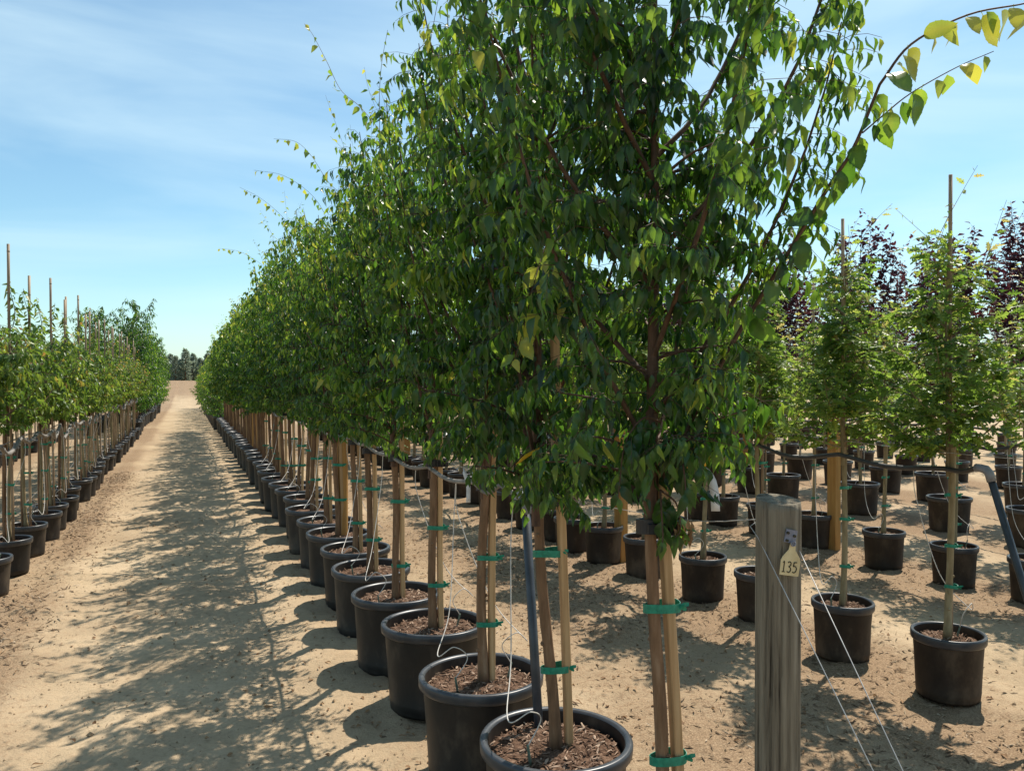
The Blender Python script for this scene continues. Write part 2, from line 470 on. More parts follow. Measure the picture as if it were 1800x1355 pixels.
def leaves_mesh(name, lv, templ, material, sel=None, petiole=0.0):
    TV, TF = templ
    P, D, N, L, W, T = lv.P, lv.D, lv.N, lv.L, lv.W, lv.T
    if sel is not None: P, D, N, L, W, T = P[sel], D[sel], N[sel], L[sel], W[sel], T[sel]
    S = np.cross(N, D)
    n, k = len(P), len(TV)
    V = P[:, None, :] + (L[:, None] * TV[:, 0])[..., None] * D[:, None, :] + (W[:, None] * TV[:, 1])[..., None] * S[:, None, :] + (L[:, None] * TV[:, 2])[..., None] * N[:, None, :]
    V = V.reshape(-1, 3).astype(np.float32)
    me = bpy.data.meshes.new(name)
    me.vertices.add(len(V)); me.vertices.foreach_set("co", V.ravel())
    sizes = np.array([len(f) for f in TF]); flat = np.concatenate([np.array(f) for f in TF])
    loops = (flat[None, :] + (np.arange(n) * k)[:, None]).ravel().astype(np.int32)
    me.loops.add(len(loops)); me.loops.foreach_set("vertex_index", loops)
    starts = np.concatenate([[0], np.cumsum(np.tile(sizes, n))[:-1]]).astype(np.int32) if n else np.zeros(0, np.int32)
    me.polygons.add(len(starts)); me.polygons.foreach_set("loop_start", starts)
    me.polygons.foreach_set("use_smooth", np.ones(len(starts), dtype=bool))
    me.update(calc_edges=True)
    a = me.attributes.new("tint", 'FLOAT', 'POINT')
    a.data.foreach_set("value", np.repeat(T, k).astype(np.float32))
    me.materials.append(material)
    return me

def single_leaf(name, templ, material, tint):
    mid = np.abs(templ[0][:, 1]) < 1e-6
    mb = MB(); mb.add(templ[0], templ[1], 0, np.clip(tint + np.where(mid, .10, -.02), 0, 1))
    return mb.build(name, [material])

def leaves_on(lv, rng, pts, sp, hang, L, wr, tint, tint_end=0.0, start=0.1, out=None, spread=.8, jit=.16):
    """alternate leaves along a twig; hang 0..1 pulls blades downwards"""
    pts = np.asarray(pts)
    seg = np.linalg.norm(np.diff(pts, axis=0), axis=1); cum = np.concatenate([[0], np.cumsum(seg)])
    tot = cum[-1]
    s = np.arange(tot * start, tot + 1e-6, sp)
    if not len(s): return
    s = np.clip(s + rng.normal(0, sp * .2, len(s)), 0, tot)
    P = np.stack([np.interp(s, cum, pts[:, i]) for i in range(3)], 1)
    tan = (pts[-1] - pts[0]); tan = tan / (np.linalg.norm(tan) + 1e-9)
    u, v = frame_of(tan)
    side = u if abs(u[2]) < abs(v[2]) else v          # the flatter of the two
    sg = np.where(np.arange(len(s)) % 2, 1.0, -1.0)[:, None]
    D = sg * side * spread + tan * .55 + rng.normal(0, jit * 1.7, (len(s), 3))
    D = D / np.linalg.norm(D, axis=1, keepdims=True)
    D = D * (1 - hang) + np.array([0, 0, -1.0]) * hang + rng.normal(0, jit, (len(s), 3))
    N = np.array([0, 0, 1.0]) * (1 - .6 * hang) + rng.normal(0, jit * 4.4, (len(s), 3)) + (0 if out is None else .5 * np.asarray(out))
    l = L * rng.uniform(.62, 1.22, len(s)) * np.where(s > tot * .9, .75, 1.0)
    P = P + D * (l * .15)[:, None]
    w = l * wr * rng.uniform(.85, 1.15, len(s))
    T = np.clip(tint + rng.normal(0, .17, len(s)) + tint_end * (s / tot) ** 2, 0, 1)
    lv.add(P, D, N, l, w, T)

def grow(rng, p, az, el0, el1, length, n=7, wob=.06, droop=0.0):
    pts = [np.array(p, float)]
    for i in range(n - 1):
        f = i / (n - 2) if n > 2 else 0
        el = el0 + (el1 - el0) * f - droop * f * f
        a = az + rng.normal(0, wob)
        az = a
        pts.append(pts[-1] + length / (n - 1) * np.array([math.cos(a) * math.cos(el), math.sin(a) * math.cos(el), math.sin(el)]))
    return np.array(pts)

D2R = math.radians

def crown(seed, top=3.15, low=1.15, n_sc=14, sc_len=(.85, 1.2), sc_el=(58, 84), n_lat=20, lat_len=(.22, .44),
          twig_sp=.037, twig_len=(.12, .30), leaf_sp=.017, hang=.70, L=.064, wr=.39, tint=.31, young=.42, trunk_r=.018,
          spread=.8, n_whip=0, sc_top=.72, twig_el=(-5, 40), twig_end=(-60, -5), spire=0.0, jit=.16):
    """one crown around the z axis: scaffold branches, laterals, twigs and the leaves on them"""
    rng = np.random.default_rng(seed)
    lv = Leaves(); branches = []; twigs = []
    lead = np.array([(0.03 * math.sin(3 * t + seed) * t, 0.03 * math.cos(2.3 * t + seed) * t, low - .1 + (top - low + .1) * t) for t in np.linspace(0, 1, 9)])
    branches.append((lead, np.linspace(trunk_r, .0025, 9)))
    az = rng.uniform(0, 6.28)
    for i in range(n_sc):
        f = (i + rng.uniform(-.3, .3)) / max(1, n_sc - 1)
        f = min(max(f, 0), 1)
        z = low + (top - low) * sc_top * f
        az += 2.4 + rng.normal(0, .3)
        ln = min((sc_len[1] * (1 - f) + sc_len[0] * f * .8) * rng.uniform(.8, 1.15), (top + .25 - z) * 1.15)
        p0 = np.array([np.interp(z, lead[:, 2], lead[:, 0]), np.interp(z, lead[:, 2], lead[:, 1]), z])
        b = grow(rng, p0, az, D2R(sc_el[0] + rng.normal(0, 6)), D2R(sc_el[1] + rng.normal(0, 5)), ln, 8, .10)
        branches.append((b, np.linspace(trunk_r * .42, .0016, 8)))
    for i in range(n_lat):
        z = low + rng.uniform(0, 1) ** 1.3 * (top - low) * .6
        a = rng.uniform(0, 6.28)
        p0 = np.array([np.interp(z, lead[:, 2], lead[:, 0]), np.interp(z, lead[:, 2], lead[:, 1]), z])
        b = grow(rng, p0, a, D2R(rng.uniform(15, 40)), D2R(rng.uniform(-25, 15)), rng.uniform(*lat_len), 6, .12)
        branches.append((b, np.linspace(trunk_r * .28, .0018, 6)))
    for b, r in list(branches):
        bt = rng.normal(0, .07)
        seg = np.linalg.norm(np.diff(b, axis=0), axis=1); cum = np.concatenate([[0], np.cumsum(seg)]); tot = cum[-1]
        for s in np.arange(tot * .10 + rng.uniform(0, twig_sp), tot, twig_sp):
            if rng.uniform() < .22 * (.5 + .5 * math.sin(s * 23 + 5 * bt / .07)) * 1.6: continue
            p = np.array([np.interp(s, cum, b[:, k]) for k in range(3)])
            f = s / tot
            out = p - np.array([0, 0, p[2]]); on = np.linalg.norm(out)
            a = math.atan2(out[1], out[0]) + rng.normal(0, 1.0) if on > .03 else rng.uniform(0, 6.28)
            ln = rng.uniform(*twig_len) * (1.0 - .45 * f)
            tw = grow(rng, p, a, D2R(rng.uniform(*twig_el)), D2R(rng.uniform(*twig_end)), ln, 4, .2)
            twigs.append(tw)
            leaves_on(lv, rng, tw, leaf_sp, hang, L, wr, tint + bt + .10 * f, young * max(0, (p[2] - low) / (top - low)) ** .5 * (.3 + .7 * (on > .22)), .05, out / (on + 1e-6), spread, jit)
        leaves_on(lv, rng, b[len(b) // 3:], leaf_sp * 1.4, hang * .9, L * .9, wr, tint + .08, young * 1.2, .1, None, spread)
    if spire:
        w = np.array([lead[-1] + np.array([.02 * math.sin(5 * t), .02 * math.cos(4 * t), spire * t]) for t in np.linspace(0, 1, 6)])
        branches.append((w, np.linspace(.004, .0015, 6)))
        leaves_on(lv, rng, w, leaf_sp * .7, hang, L, wr, tint + .1, young, .0, None, spread)
    for i in range(n_whip):
        a = rng.uniform(0, 6.28)
        b, r = branches[1 + int(rng.integers(n_sc))]
        w = grow(rng, b[-2], a, D2R(rng.uniform(40, 80)), D2R(rng.uniform(40, 80)), rng.uniform(.2, .55), 6, .08)
        twigs.append(w)
        leaves_on(lv, rng, w, .038, min(hang, .45), L * .68, wr * 1.1, tint + .3, .3, .1, None, spread)
    return lv.cat(), branches, twigs

def whip(lv, twigs, rng, pts, sp, L, tint, tint_end, hang=.6, wr=.62):
    p = spline(pts, 5 * len(pts))
    twigs.append(p)
    leaves_on(lv, rng, p, sp, hang, L, wr, tint, tint_end, .08, np.array([-1.6, -3.2, .2]))

# ------------------------------------------------------------------ pots, stakes, ties
def pot_mesh(D, H, hi=True, plastic="pot_plastic", var=0):
    r = D / 2; mb = MB(); s = 56 if hi else 24
    oval = lambda a, z: (.008 + .004 * var) * np.sin(2 * a + var) * (z / H) + .006 * np.sin(3 * a + 2 * var) - .014 * np.exp(-((np.cos(a - 2 * var) - 1) / .12) ** 2) * np.exp(-((z - H * .5) / (H * .2)) ** 2)
    body = [(0, .004), (r * .80, .004), (r * .815, .0), (r * .825, .012), (r * .83, H * .06), (r * .845, H * .13), (r * .84, H * .14), (r * .885, H * .62), (r * .915, H - .045)]
    rib = (lambda a, z: np.where((z > .01) & (z < H * .13), -.022 * (np.sin(a * 20) > .25), 0) + oval(a, z)) if hi else None
    lathe(mb, body, s, 0, wob=rib)
    rim = [(r * .915, H - .045), (r * .96, H - .043), (r * .985, H - .036), (r * .99, H - .008), (r * .975, H - .001), (r * .95, H), (r * .905, H - .001), (r * .888, H - .008)]
    lathe(mb, rim, s, 1, wob=oval if hi else None)
    lathe(mb, [(r * .888, H - .008), (r * .868, H - .07)], s, 0, wob=oval if hi else None)
    return mb.build("pot", [M[plastic], M["rim_plastic"]])

def mulch_mesh(D, H, seed, chips=0):
    rng = np.random.default_rng(seed); r = D / 2 * .872; mb = MB(); z0 = H - .048
    rings, seg = 9, 30
    V = [(0, 0, z0 + .014)]
    for i in range(1, rings + 1):
        for k in range(seg):
            a = k * 2 * math.pi / seg; rr = r * i / rings
            V.append((rr * math.cos(a), rr * math.sin(a), z0 + .014 * (1 - (i / rings) ** 2) + (rng.normal(0, .004) if i < rings else -.004)))
    F = [(0, 1 + k, 1 + (k + 1) % seg) for k in range(seg)]
    for i in range(rings - 1):
        for k in range(seg):
            a, b = 1 + i * seg + k, 1 + i * seg + (k + 1) % seg
            F.append((a, a + seg, b + seg, b))
    mb.add(V, F, 0)
    for i in range(chips):
        a = rng.uniform(0, 6.28); rr = r * .97 * math.sqrt(rng.uniform(0, 1))
        chip(mb, rng, (rr * math.cos(a), rr * math.sin(a), z0 + .012 * (1 - (rr / r) ** 2) + rng.uniform(.001, .009)), rng.uniform(.012, .042), 1)
    return mb.build("bark_mulch", [M["mulch"], M["chip"]], smooth=False)

def chip(mb, rng, c, ln, m, wr=.26):
    """a sliver of wood: four-sided, tapered, slightly bent"""
    a = rng.uniform(0, 6.28); el = rng.normal(0, .28)
    d = np.array([math.cos(a) * math.cos(el), math.sin(a) * math.cos(el), math.sin(el)])
    s = np.array([-math.sin(a), math.cos(a), rng.normal(0, .35)]); s /= np.linalg.norm(s)
    n = np.cross(d, s); w = ln * wr * rng.uniform(.5, 1.2)
    c = np.array(c); h = w * .28
    V = [c - d * ln / 2 - s * w * .3, c - d * ln / 2 + s * w * .3, c + s * w / 2 + n * h * .6, c + d * ln / 2, c - s * w / 2 + n * h * .6, c + n * (h + ln * .05)]
    F = [(0, 1, 5), (1, 2, 5), (2, 3, 5), (3, 4, 5), (4, 0, 5)]
    mb.add(V, F, m, rng.uniform(0, 1))

def chip_mat(name, stops):
    m, nt, b = mat(name)
    at = nt.nodes.new("ShaderNodeAttribute"); at.attribute_name = "tint"
    r = ramp(nt, stops); nt.links.new(at.outputs["Fac"], r.inputs["Fac"]); nt.links.new(r.outputs["Color"], b.inputs["Base Color"])
    b.inputs["Roughness"].default_value = .9; b.inputs["Specular IOR Level"].default_value = .15
    return m
M["chip"] = chip_mat("chip", [(0, (.05, .028, .018)), (.35, (.14, .08, .05)), (.7, (.25, .16, .11)), (1, (.40, .29, .21))])
M["litter"] = chip_mat("litter", [(0, (.07, .045, .028)), (.5, (.20, .13, .08)), (.85, (.34, .25, .16)), (1, (.45, .35, .25))])

def trunk_mesh(name, z0, z1, r0, r1, lean, material, seed, sides=12):
    rng = np.random.default_rng(seed); mb = MB()
    n = 14 if sides > 8 else 7
    zs = np.linspace(z0, z1, n)
    f = (zs - z0) / (z1 - z0)
    pts = np.stack([lean[0] * f + .006 * np.sin(f * 6 + seed), lean[1] * f + .006 * np.cos(f * 5 + seed * 2), zs], 1)
    r = r0 + (r1 - r0) * f
    r[0] *= 1.35; r[1] *= 1.12
    tube(mb, pts, r, sides, rng=rng, rough=.035)
    if sides > 8:
        for i in range(3):                               # pruning knots
            j = int(rng.integers(2, n - 1)); a = rng.uniform(0, 6.28)
            d = np.array([math.cos(a), math.sin(a), .4])
            tube(mb, [pts[j] + d * r[j] * .6, pts[j] + d * (r[j] + .006)], [r[j] * .45, r[j] * .3], 6)
    return mb.build(name, [material])

def stake_mesh(z0, z1, w, lean, material, round_=False, seed=0):
    mb = MB(); rng = np.random.default_rng(seed)
    n = 9
    zs = np.linspace(z0, z1, n); f = (zs - z0) / (z1 - z0)
    pts = np.stack([lean[0] * f + .003 * np.sin(5 * f + seed), lean[1] * f, zs], 1)
    if round_:
        r = np.full(n, w / 2); tube(mb, pts, r, 9)
        for z in np.arange(z0 + .2, z1, .27):
            p = np.array([np.interp(z, zs, pts[:, 0]), np.interp(z, zs, pts[:, 1]), z])
            tube(mb, [p - [0, 0, .006], p, p + [0, 0, .006]], [w * .5, w * .58, w * .5], 9, caps=False)
    else:
        a = w / 2; c = w * .10
        sec = [(-a + c, -a), (a - c, -a), (a, -a + c), (a, a - c), (a - c, a), (-a + c, a), (-a, a - c), (-a, -a + c)]
        V = [(p[0] + x, p[1] + y, p[2]) for p in pts for x, y in sec]
        F = [(i * 8 + k, i * 8 + (k + 1) % 8, (i + 1) * 8 + (k + 1) % 8, (i + 1) * 8 + k) for i in range(n - 1) for k in range(8)]
        F += [tuple(range(7, -1, -1)), tuple((n - 1) * 8 + k for k in range(8))]
        mb.add(V, F)
    return mb.build("stake", [material], smooth=round_)

def band_mesh(name, cx, rx, ry, h, thick, material, knot=True, ridges=0):
    """a tape or clamp band round trunk and stake, centred at (cx, 0)"""
    mb = MB(); seg = 28
    ang = np.arange(seg) * 2 * math.pi / seg
    def ring(rx, ry, z): 
        e = .75
        return np.stack([cx + rx * np.sign(np.cos(ang)) * np.abs(np.cos(ang)) ** e, ry * np.sign(np.sin(ang)) * np.abs(np.sin(ang)) ** e, z + .003 * np.sin(ang * 2)], 1)
    V = np.concatenate([ring(rx, ry, -h / 2), ring(rx + thick, ry + thick, -h / 2), ring(rx + thick, ry + thick, h / 2), ring(rx, ry, h / 2)])
    F = [(i * seg + k, i * seg + (k + 1) % seg, ((i + 1) % 4) * seg + (k + 1) % seg, ((i + 1) % 4) * seg + k) for i in range(4) for k in range(seg)]
    mb.add(V, F)
    if knot:
        for a, l, tw in ((.35, .026, .003), (-.5, .020, -.004)):
            d = np.array([math.cos(a), -.35, math.sin(a) * .8]); d /= np.linalg.norm(d)
            p0 = np.array([cx + rx * .8, -ry * .75, 0])
            up = np.array([0, tw, h * .45])
            V = [p0 - up * .5, p0 + up * .5, p0 + d * l * .5 + up * .9 + [0, -.006, 0], p0 + d * l + up * .4, p0 + d * l - up * .4, p0 + d * l * .5 - up * .5]
            mb.add(V, [(0, 1, 2, 5), (5, 2, 3, 4)])
    if ridges:
        for i in range(ridges):
            x = cx - rx * .1 + rx * .95 * i / max(1, ridges - 1)
            y = -(ry + thick) * (1.0 if i < ridges - 1 else .82) - .002
            box(mb, (x, y, 0), (.006, .010, h * .78))
        box(mb, (cx - rx * .62, -(ry + thick) - .001, 0), (.030, .009, h * .62))
        box(mb, (cx + rx + .004, 0, 0), (.018, .030, h * 1.15))
    return mb.build(name, [material], smooth=False)

# ------------------------------------------------------------------ tree builders
CAM_M = cam.matrix_basis.inverted()
def in_frame(P):
    """camera-space depth and whether points fall inside the frame (used to choose which leaves are big enough to be objects)"""
    A = np.array(CAM_M)[:3, :3]; b = np.array(CAM_M)[:3, 3]
    Q = P @ A.T + b
    z = -Q[:, 2]
    u = Q[:, 0] / np.maximum(z, .01) * 28 / 36; v = Q[:, 1] / np.maximum(z, .01) * 28 / 36
    return z, (z > .2) & (np.abs(u) < .5) & (np.abs(v) < .377)

LEAF_TINTS = [.12, .26, .36, .46, .58, .72, .86, .97]
LEAF_SETS = {}
def leaf_set(kind, templ, material):
    if kind not in LEAF_SETS:
        LEAF_SETS[kind] = [single_leaf("leaf", templ, material, t) for t in LEAF_TINTS]
    return LEAF_SETS[kind]

def leaf_objects(parent, lv, idx, meshes, round_meshes=None):
    S = np.cross(lv.N, lv.D)
    for i in idx:
        ms = round_meshes if round_meshes and lv.W[i] > .53 * lv.L[i] else meshes
        o = bpy.data.objects.new("leaf", ms[int(np.argmin([abs(lv.T[i] - t) for t in LEAF_TINTS]))])
        L, W = lv.L[i], lv.W[i]
        d, s, n, p = lv.D[i], S[i], lv.N[i], lv.P[i]
        o.matrix_basis = Matrix(((d[0] * L, s[0] * W, n[0] * L, p[0]), (d[1] * L, s[1] * W, n[1] * L, p[1]), (d[2] * L, s[2] * W, n[2] * L, p[2]), (0, 0, 0, 1)))
        o.parent = parent
        COL.objects.link(o)

def split_nearest(lv, root_loc, n):
    z, ok = in_frame(lv.P + np.array(root_loc))
    score = np.where(ok, lv.L / np.maximum(z, .1), -1)
    order = np.argsort(-score)
    pick = order[:n]; pick = pick[score[pick] > 0]
    rest = np.ones(len(lv.P), bool); rest[pick] = False
    return pick, rest

def wood_mesh(name, parts, sides, material, tw=()):
    mb = MB()
    for t in tw: tube(mb, t, np.linspace(.0020, .0009, len(t)), 3, caps=False)
    for pts, r in parts: tube(mb, pts, r, sides, caps=False)
    return mb.build(name, [material])

def twig_mesh(twigs, r=.0011):
    mb = MB()
    for t in twigs: tube(mb, t, np.linspace(r, r * .5, len(t)) * (2.2 if len(t) > 8 else 1), 3, caps=False)
    return mb.build("twigs", [M["twig_bark"]])

ORD = ["first", "second", "third", "fourth", "fifth", "sixth", "seventh", "eighth", "ninth", "tenth", "eleventh", "twelfth", "thirteenth", "fourteenth", "fifteenth", "sixteenth", "seventeenth", "eighteenth", "nineteenth", "twentieth"]

# the lane row of tall trees -------------------------------------------------
R0_POT = [pot_mesh(.50, .40, True, 'pot_plastic', q) for q in range(4)]
R0_POT_LO = pot_mesh(.50, .40, False)
MULCH_LO = mulch_mesh(.50, .40, 5)
rnd = random.Random(4)
TIE = band_mesh("tie", .020, .043, .0245, .019, .0015, M["green_tape"])
TIE_W = band_mesh("tie", .024, .049, .0245, .022, .0015, M["green_tape"])
CLAMP_W = band_mesh("trunk_clamp", .024, .052, .030, .036, .007, M["black_rubber"], False, 4)
CLAMP = band_mesh("trunk_clamp", .021, .046, .028, .034, .007, M["black_rubber"], False, 4)

WHIPS = {
 0: [([(1.10, 1.70, 1.30), (1.174, 1.681, 1.45), (1.26, 1.624, 1.649), (1.344, 1.557, 1.829), (1.417, 1.473, 2.011), (1.458, 1.435, 2.101), (1.498, 1.397, 2.241)], .030, .074, .36, .2, .72, .52),
     ([(1.498, 1.397, 2.241), (1.557, 1.362, 2.33), (1.661, 1.298, 2.389), (1.753, 1.228, 2.401), (1.80, 1.20, 2.42)], .026, .074, .86, .14, .60, .64),
     ([(1.476, 1.427, 2.134), (1.512, 1.402, 2.171), (1.557, 1.362, 2.217), (1.637, 1.307, 2.269), (1.687, 1.254, 2.293)], .028, .062, .55, .45, .66, .60),
     ([(1.09, 1.69, 1.45), (1.02, 1.66, 1.46), (.96, 1.64, 1.40), (.93, 1.62, 1.28)], .014, .055, .26, .2, .75, .42),
     ([(1.09, 1.69, 1.40), (1.08, 1.60, 1.40), (1.06, 1.54, 1.32), (1.05, 1.53, 1.27)], .014, .055, .26, .2, .75, .42),
     ([(1.09, 1.69, 1.50), (1.18, 1.66, 1.50), (1.25, 1.63, 1.42), (1.28, 1.62, 1.32)], .014, .055, .30, .2, .75, .42),
     ([(1.09, 1.69, 1.62), (1.22, 1.70, 1.62), (1.32, 1.70, 1.54), (1.36, 1.69, 1.44)], .014, .055, .32, .2, .75, .42),
     ([(1.09, 1.69, 1.28), (1.07, 1.655, 1.24), (1.065, 1.64, 1.18), (1.06, 1.635, 1.16)], .016, .060, .26, .2, .75, .46),
     ([(1.09, 1.69, 1.28), (1.11, 1.65, 1.25), (1.115, 1.64, 1.19), (1.10, 1.64, 1.17)], .018, .060, .30, .2, .75, .46)],
 1: [([(1.06, 2.36, 1.5), (1.12, 2.22, 1.46), (1.16, 2.12, 1.36), (1.17, 2.08, 1.24)], .016, .06, .3, .2, .75, .4),
     ([(1.06, 2.36, 1.55), (.96, 2.30, 1.50), (.90, 2.27, 1.40), (.87, 2.26, 1.30)], .016, .06, .3, .2, .75, .4),
     ([(0.99, 2.20, 2.12), (0.986, 2.028, 2.016), (0.9, 1.955, 1.919), (0.828, 1.876, 1.799), (0.802, 1.865, 1.71), (0.768, 1.847, 1.621), (0.751, 1.854, 1.581)], .040, .070, .62, .25, .5, .56),
     ([(1.06, 2.36, 1.36), (0.987, 2.45, 1.246), (1.021, 2.47, 1.181), (1.044, 2.47, 1.126), (1.067, 2.46, 1.078)], .030, .066, .45, .2, .7, .55)],
 2: [([(1.08, 2.95, 1.5), (.95, 2.85, 1.42), (.86, 2.8, 1.30)], .018, .06, .3, .2, .72, .4)],
 4: [([(1.059, 4.645, 2.9), (1.059, 4.645, 3.1), (1.059, 4.645, 3.262), (1.072, 4.64, 3.43), (1.103, 4.627, 3.615)], .042, .040, .45, .3, .4, .5),
     ([(1.09, 4.4, 2.85), (0.985, 4.8, 3.193), (0.902, 5.033, 3.371), (0.82, 5.067, 3.55), (0.737, 5.101, 3.721), (0.691, 5.12, 3.786)], .050, .055, .55, .4, .55, .6)],
 6: [([(1.10, 6.25, 2.7), (1.2, 6.37, 2.95), (1.05, 6.46, 3.15), (0.935, 6.533, 3.356), (0.817, 6.581, 3.47), (0.656, 6.647, 3.493)], .045, .062, .62, .3, .6, .62)],
 7: [([(1.1, 7.0, 2.7), (1.15, 7.1, 2.95), (1.032, 7.141, 3.175), (0.801, 7.236, 3.35), (0.555, 7.336, 3.4)], .045, .06, .62, .3, .6, .62)],
 9: [([(1.1, 8.1, 2.7), (1.1, 8.2, 2.9), (0.915, 8.27, 3.179), (0.703, 8.356, 3.379), (0.502, 8.439, 3.493)], .045, .06, .62, .3, .6, .62)],
 13: [([(1.1, 10.6, 2.7), (1.0, 10.7, 2.95), (0.837, 10.787, 3.11), (0.633, 10.87, 3.227), (0.402, 10.965, 3.264)], .05, .065, .6, .3, .6, .62)],
}
R0_SPOTS = [(1.11, 1.70), (1.116, 2.358), (1.085, 2.967), (1.105, 3.700), (1.07, 4.289), (1.074, 4.97), (1.105, 5.609)]
while len(R0_SPOTS) < 40:
    R0_SPOTS.append((1.10 + rnd.uniform(-.03, .03), R0_SPOTS[-1][1] + .64 + rnd.uniform(-.04, .04)))
R0_LEAN = {0: (-.03, .02), 1: (-.055, .02), 2: (.012, 0), 3: (-.01, 0)}
R0_LABELS = [
 "tall green tree beside the 135 post, long yellow-leaved shoot reaching far right",
 "tall green tree in the largest black pot, black clamp joining trunk and stake",
 "tall green tree in the second largest pot, white tag and dark riser pipe beside it",
 "tall green tree third in pot size, trunk and stake bound low with green tape",
 "tall green tree fourth behind the 135 post tree, bare upright shoots above its crown",
 "tall green tree fifth behind the 135 post tree, before the near orange post",
 "tall green tree sixth behind the 135 post tree, closest to the near orange post",
]
GR0 = "tall green trees in black pots along the right side of the lane"
R0_PROTO = []
HORN = dict(top=2.72, low=1.19)
for k, (x, y) in enumerate(R0_SPOTS):
    lean = R0_LEAN.get(k, (rnd.uniform(-.03, .02), rnd.uniform(-.02, .02)))
    root = empty("potted_tree", (x, y, gz(x, y) - .006))
    if k < 7: lab = R0_LABELS[k]
    elif k < 21: lab = ORD[k - 1] + " tall green tree behind the 135 post tree, in the row right of the lane"
    else: lab = "tall green potted tree far down the lane's right row, beyond the twentieth from the post"
    tag(root, lab, "potted tree", GR0)
    near = k < 12
    po = obj("pot", R0_POT[k % 4] if near else R0_POT_LO, root, rz=rnd.uniform(0, 6))
    po.rotation_euler = (rnd.uniform(-.012, .012), rnd.uniform(-.012, .012), po.rotation_euler[2])
    mu = mulch_mesh(.50, .40, 100 + k, 620 if k < 5 else 260) if k < 9 else MULCH_LO
    tag(obj("bark_mulch", mu, root, rz=0 if near else rnd.uniform(0, 6)), kind="stuff")
    r = (.0175 if k == 0 else .0205) + rnd.uniform(-.0012, .0012)
    gap = .006 if k in (0, 1) else .0
    if near:
        obj("trunk", trunk_mesh("trunk", .34, 1.27, r, r * .85, lean, M["bark"], k), root)
        stk = stake_mesh(.33, 1.42 + (.9 if k == 1 else 0), .025, (lean[0] * 1.1 - (.02 if k == 0 else 0), lean[1]), M["stake_wood"], False, k)
        obj("stake", stk, root, (.037 + gap + (.006 if k in (0, 1) else 0), -.004, 0))
    else:
        if k == 12:
            FAR_TRUNK = trunk_mesh("trunk", .34, 1.20, .022, .019, (-.01, 0), M["bark"], 50, 7)
            FAR_STAKE = stake_mesh(.33, 1.42, .027, (-.01, 0), M["stake_wood"], False, 50)
        obj("trunk", FAR_TRUNK, root, rz=rnd.uniform(-.2, .2))
        obj("stake", FAR_STAKE, root, (.040, -.004, 0))
    for z in ((.62, 1.0) if k < 2 else (.60, .90)):
        if k < 18:
            z += rnd.uniform(-.06, .06) * (k > 1); f = (z - .34) / .86
            obj("tie", TIE_W if k < 2 else TIE, root, (lean[0] * f, lean[1] * f, z))
    if k < 22:
        z = (1.205, 1.175)[k] if k < 2 else 1.145 + rnd.uniform(-.02, .02); f = min((z - .34) / .86, 1)
        obj("trunk_clamp", CLAMP_W if k < 2 else CLAMP, root, (lean[0] * f, lean[1] * f, z), rz=rnd.uniform(-.15, .15))
    if k < 14:
        args = dict(HORN, top=2.72 + .12 * math.sin(k * 2.3))
        if k < 3: args.update(twig_sp=.029, top=3.2 if k < 2 else 2.95, L=.054, wr=.385, twig_len=(.13, .31), twig_el=(-5, 35), twig_end=(-55, -10), leaf_sp=.0155, hang=.74, jit=.11, n_lat=22)
        elif k < 9: args.update(jit=.13, L=.056, wr=.37, leaf_sp=.0165, twig_sp=.034, twig_len=(.12, .30))
        if k == 0: args.update(n_sc=17, twig_sp=.025, L=.052, low=1.29, n_lat=38, lat_len=(.16, .33), tint=.30, sc_el=(52, 76), sc_len=(.9, 1.4))
        lv, br, tw = crown(200 + k + (40 if k == 0 else 0), n_whip=(2 if k else 0) + (6 if k > 2 else 0), **args)
        rng = np.random.default_rng(900 + k)
        off = np.array([lean[0], lean[1], 0])
        lv.P = lv.P + off
        br = [(p + off, q) for p, q in br]; tw = [t + off for t in tw]
        if k == 0:                                       # no low sprays towards the end post
            out = lambda p: (p[..., 0] > .15) & (p[..., 2] < 1.38)
            keep = ~out(lv.P)
            for a in "PDNLWT": setattr(lv, a, getattr(lv, a)[keep])
            tw = [t for t in tw if not out(t[-1])]
            br = [(p, q) for p, q in br if not out(p[-1])]
        if k in WHIPS:
            ex = Leaves(); rl = np.array(root.location)
            for pts, sp, L, t0, t1, hang, wr in WHIPS[k]:
                n0 = len(tw)
                whip(ex, tw, rng, [np.array(p) - rl for p in pts], sp, L, t0, t1, hang, wr)
                if k == 0:
                    r0_, r1_ = ((.0070, .0034), (.0034, .0013), (.0020, .0009), (.003, .0012))[min(3, WHIPS[0].index((pts, sp, L, t0, t1, hang, wr)))]
                    br.append((tw.pop(), np.linspace(r0_, r1_, 5 * len(pts))))
            ex.cat()
            for a in "PDNLWT": setattr(lv, a, np.concatenate([getattr(lv, a), getattr(ex, a)]))
        pick, rest = split_nearest(lv, root.location, 300 if k < 9 else 0)
        if k < 9:
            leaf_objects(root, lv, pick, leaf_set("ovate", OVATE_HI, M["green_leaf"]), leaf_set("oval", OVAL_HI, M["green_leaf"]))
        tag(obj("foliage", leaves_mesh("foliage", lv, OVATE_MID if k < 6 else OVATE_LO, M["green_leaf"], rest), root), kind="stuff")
        if k < 5:
            for p, q in br: obj("branch", wood_mesh("branch", [(p, q)], 7, M["twig_bark"]), root)
        else:
            obj("branches", wood_mesh("branches", br, 5, M["twig_bark"]), root)
        if k < 14: tag(obj("twigs", twig_mesh(tw), root), kind="stuff")
        if k >= 10:
            pass
    else:
        if k == 14:
            R0_FOL = []
            for q in range(3):
                lv, br, tw = crown(260 + q, n_whip=8, twig_sp=.07, L=.085, **HORN)
                R0_FOL.append((leaves_mesh("foliage", lv, OVATE_LO, M["green_leaf"]), wood_mesh("branches", br, 4, M["twig_bark"])))
        q = R0_FOL[k % 3]; a = rnd.uniform(0, 6.28)
        s = rnd.uniform(.88, 1.08)
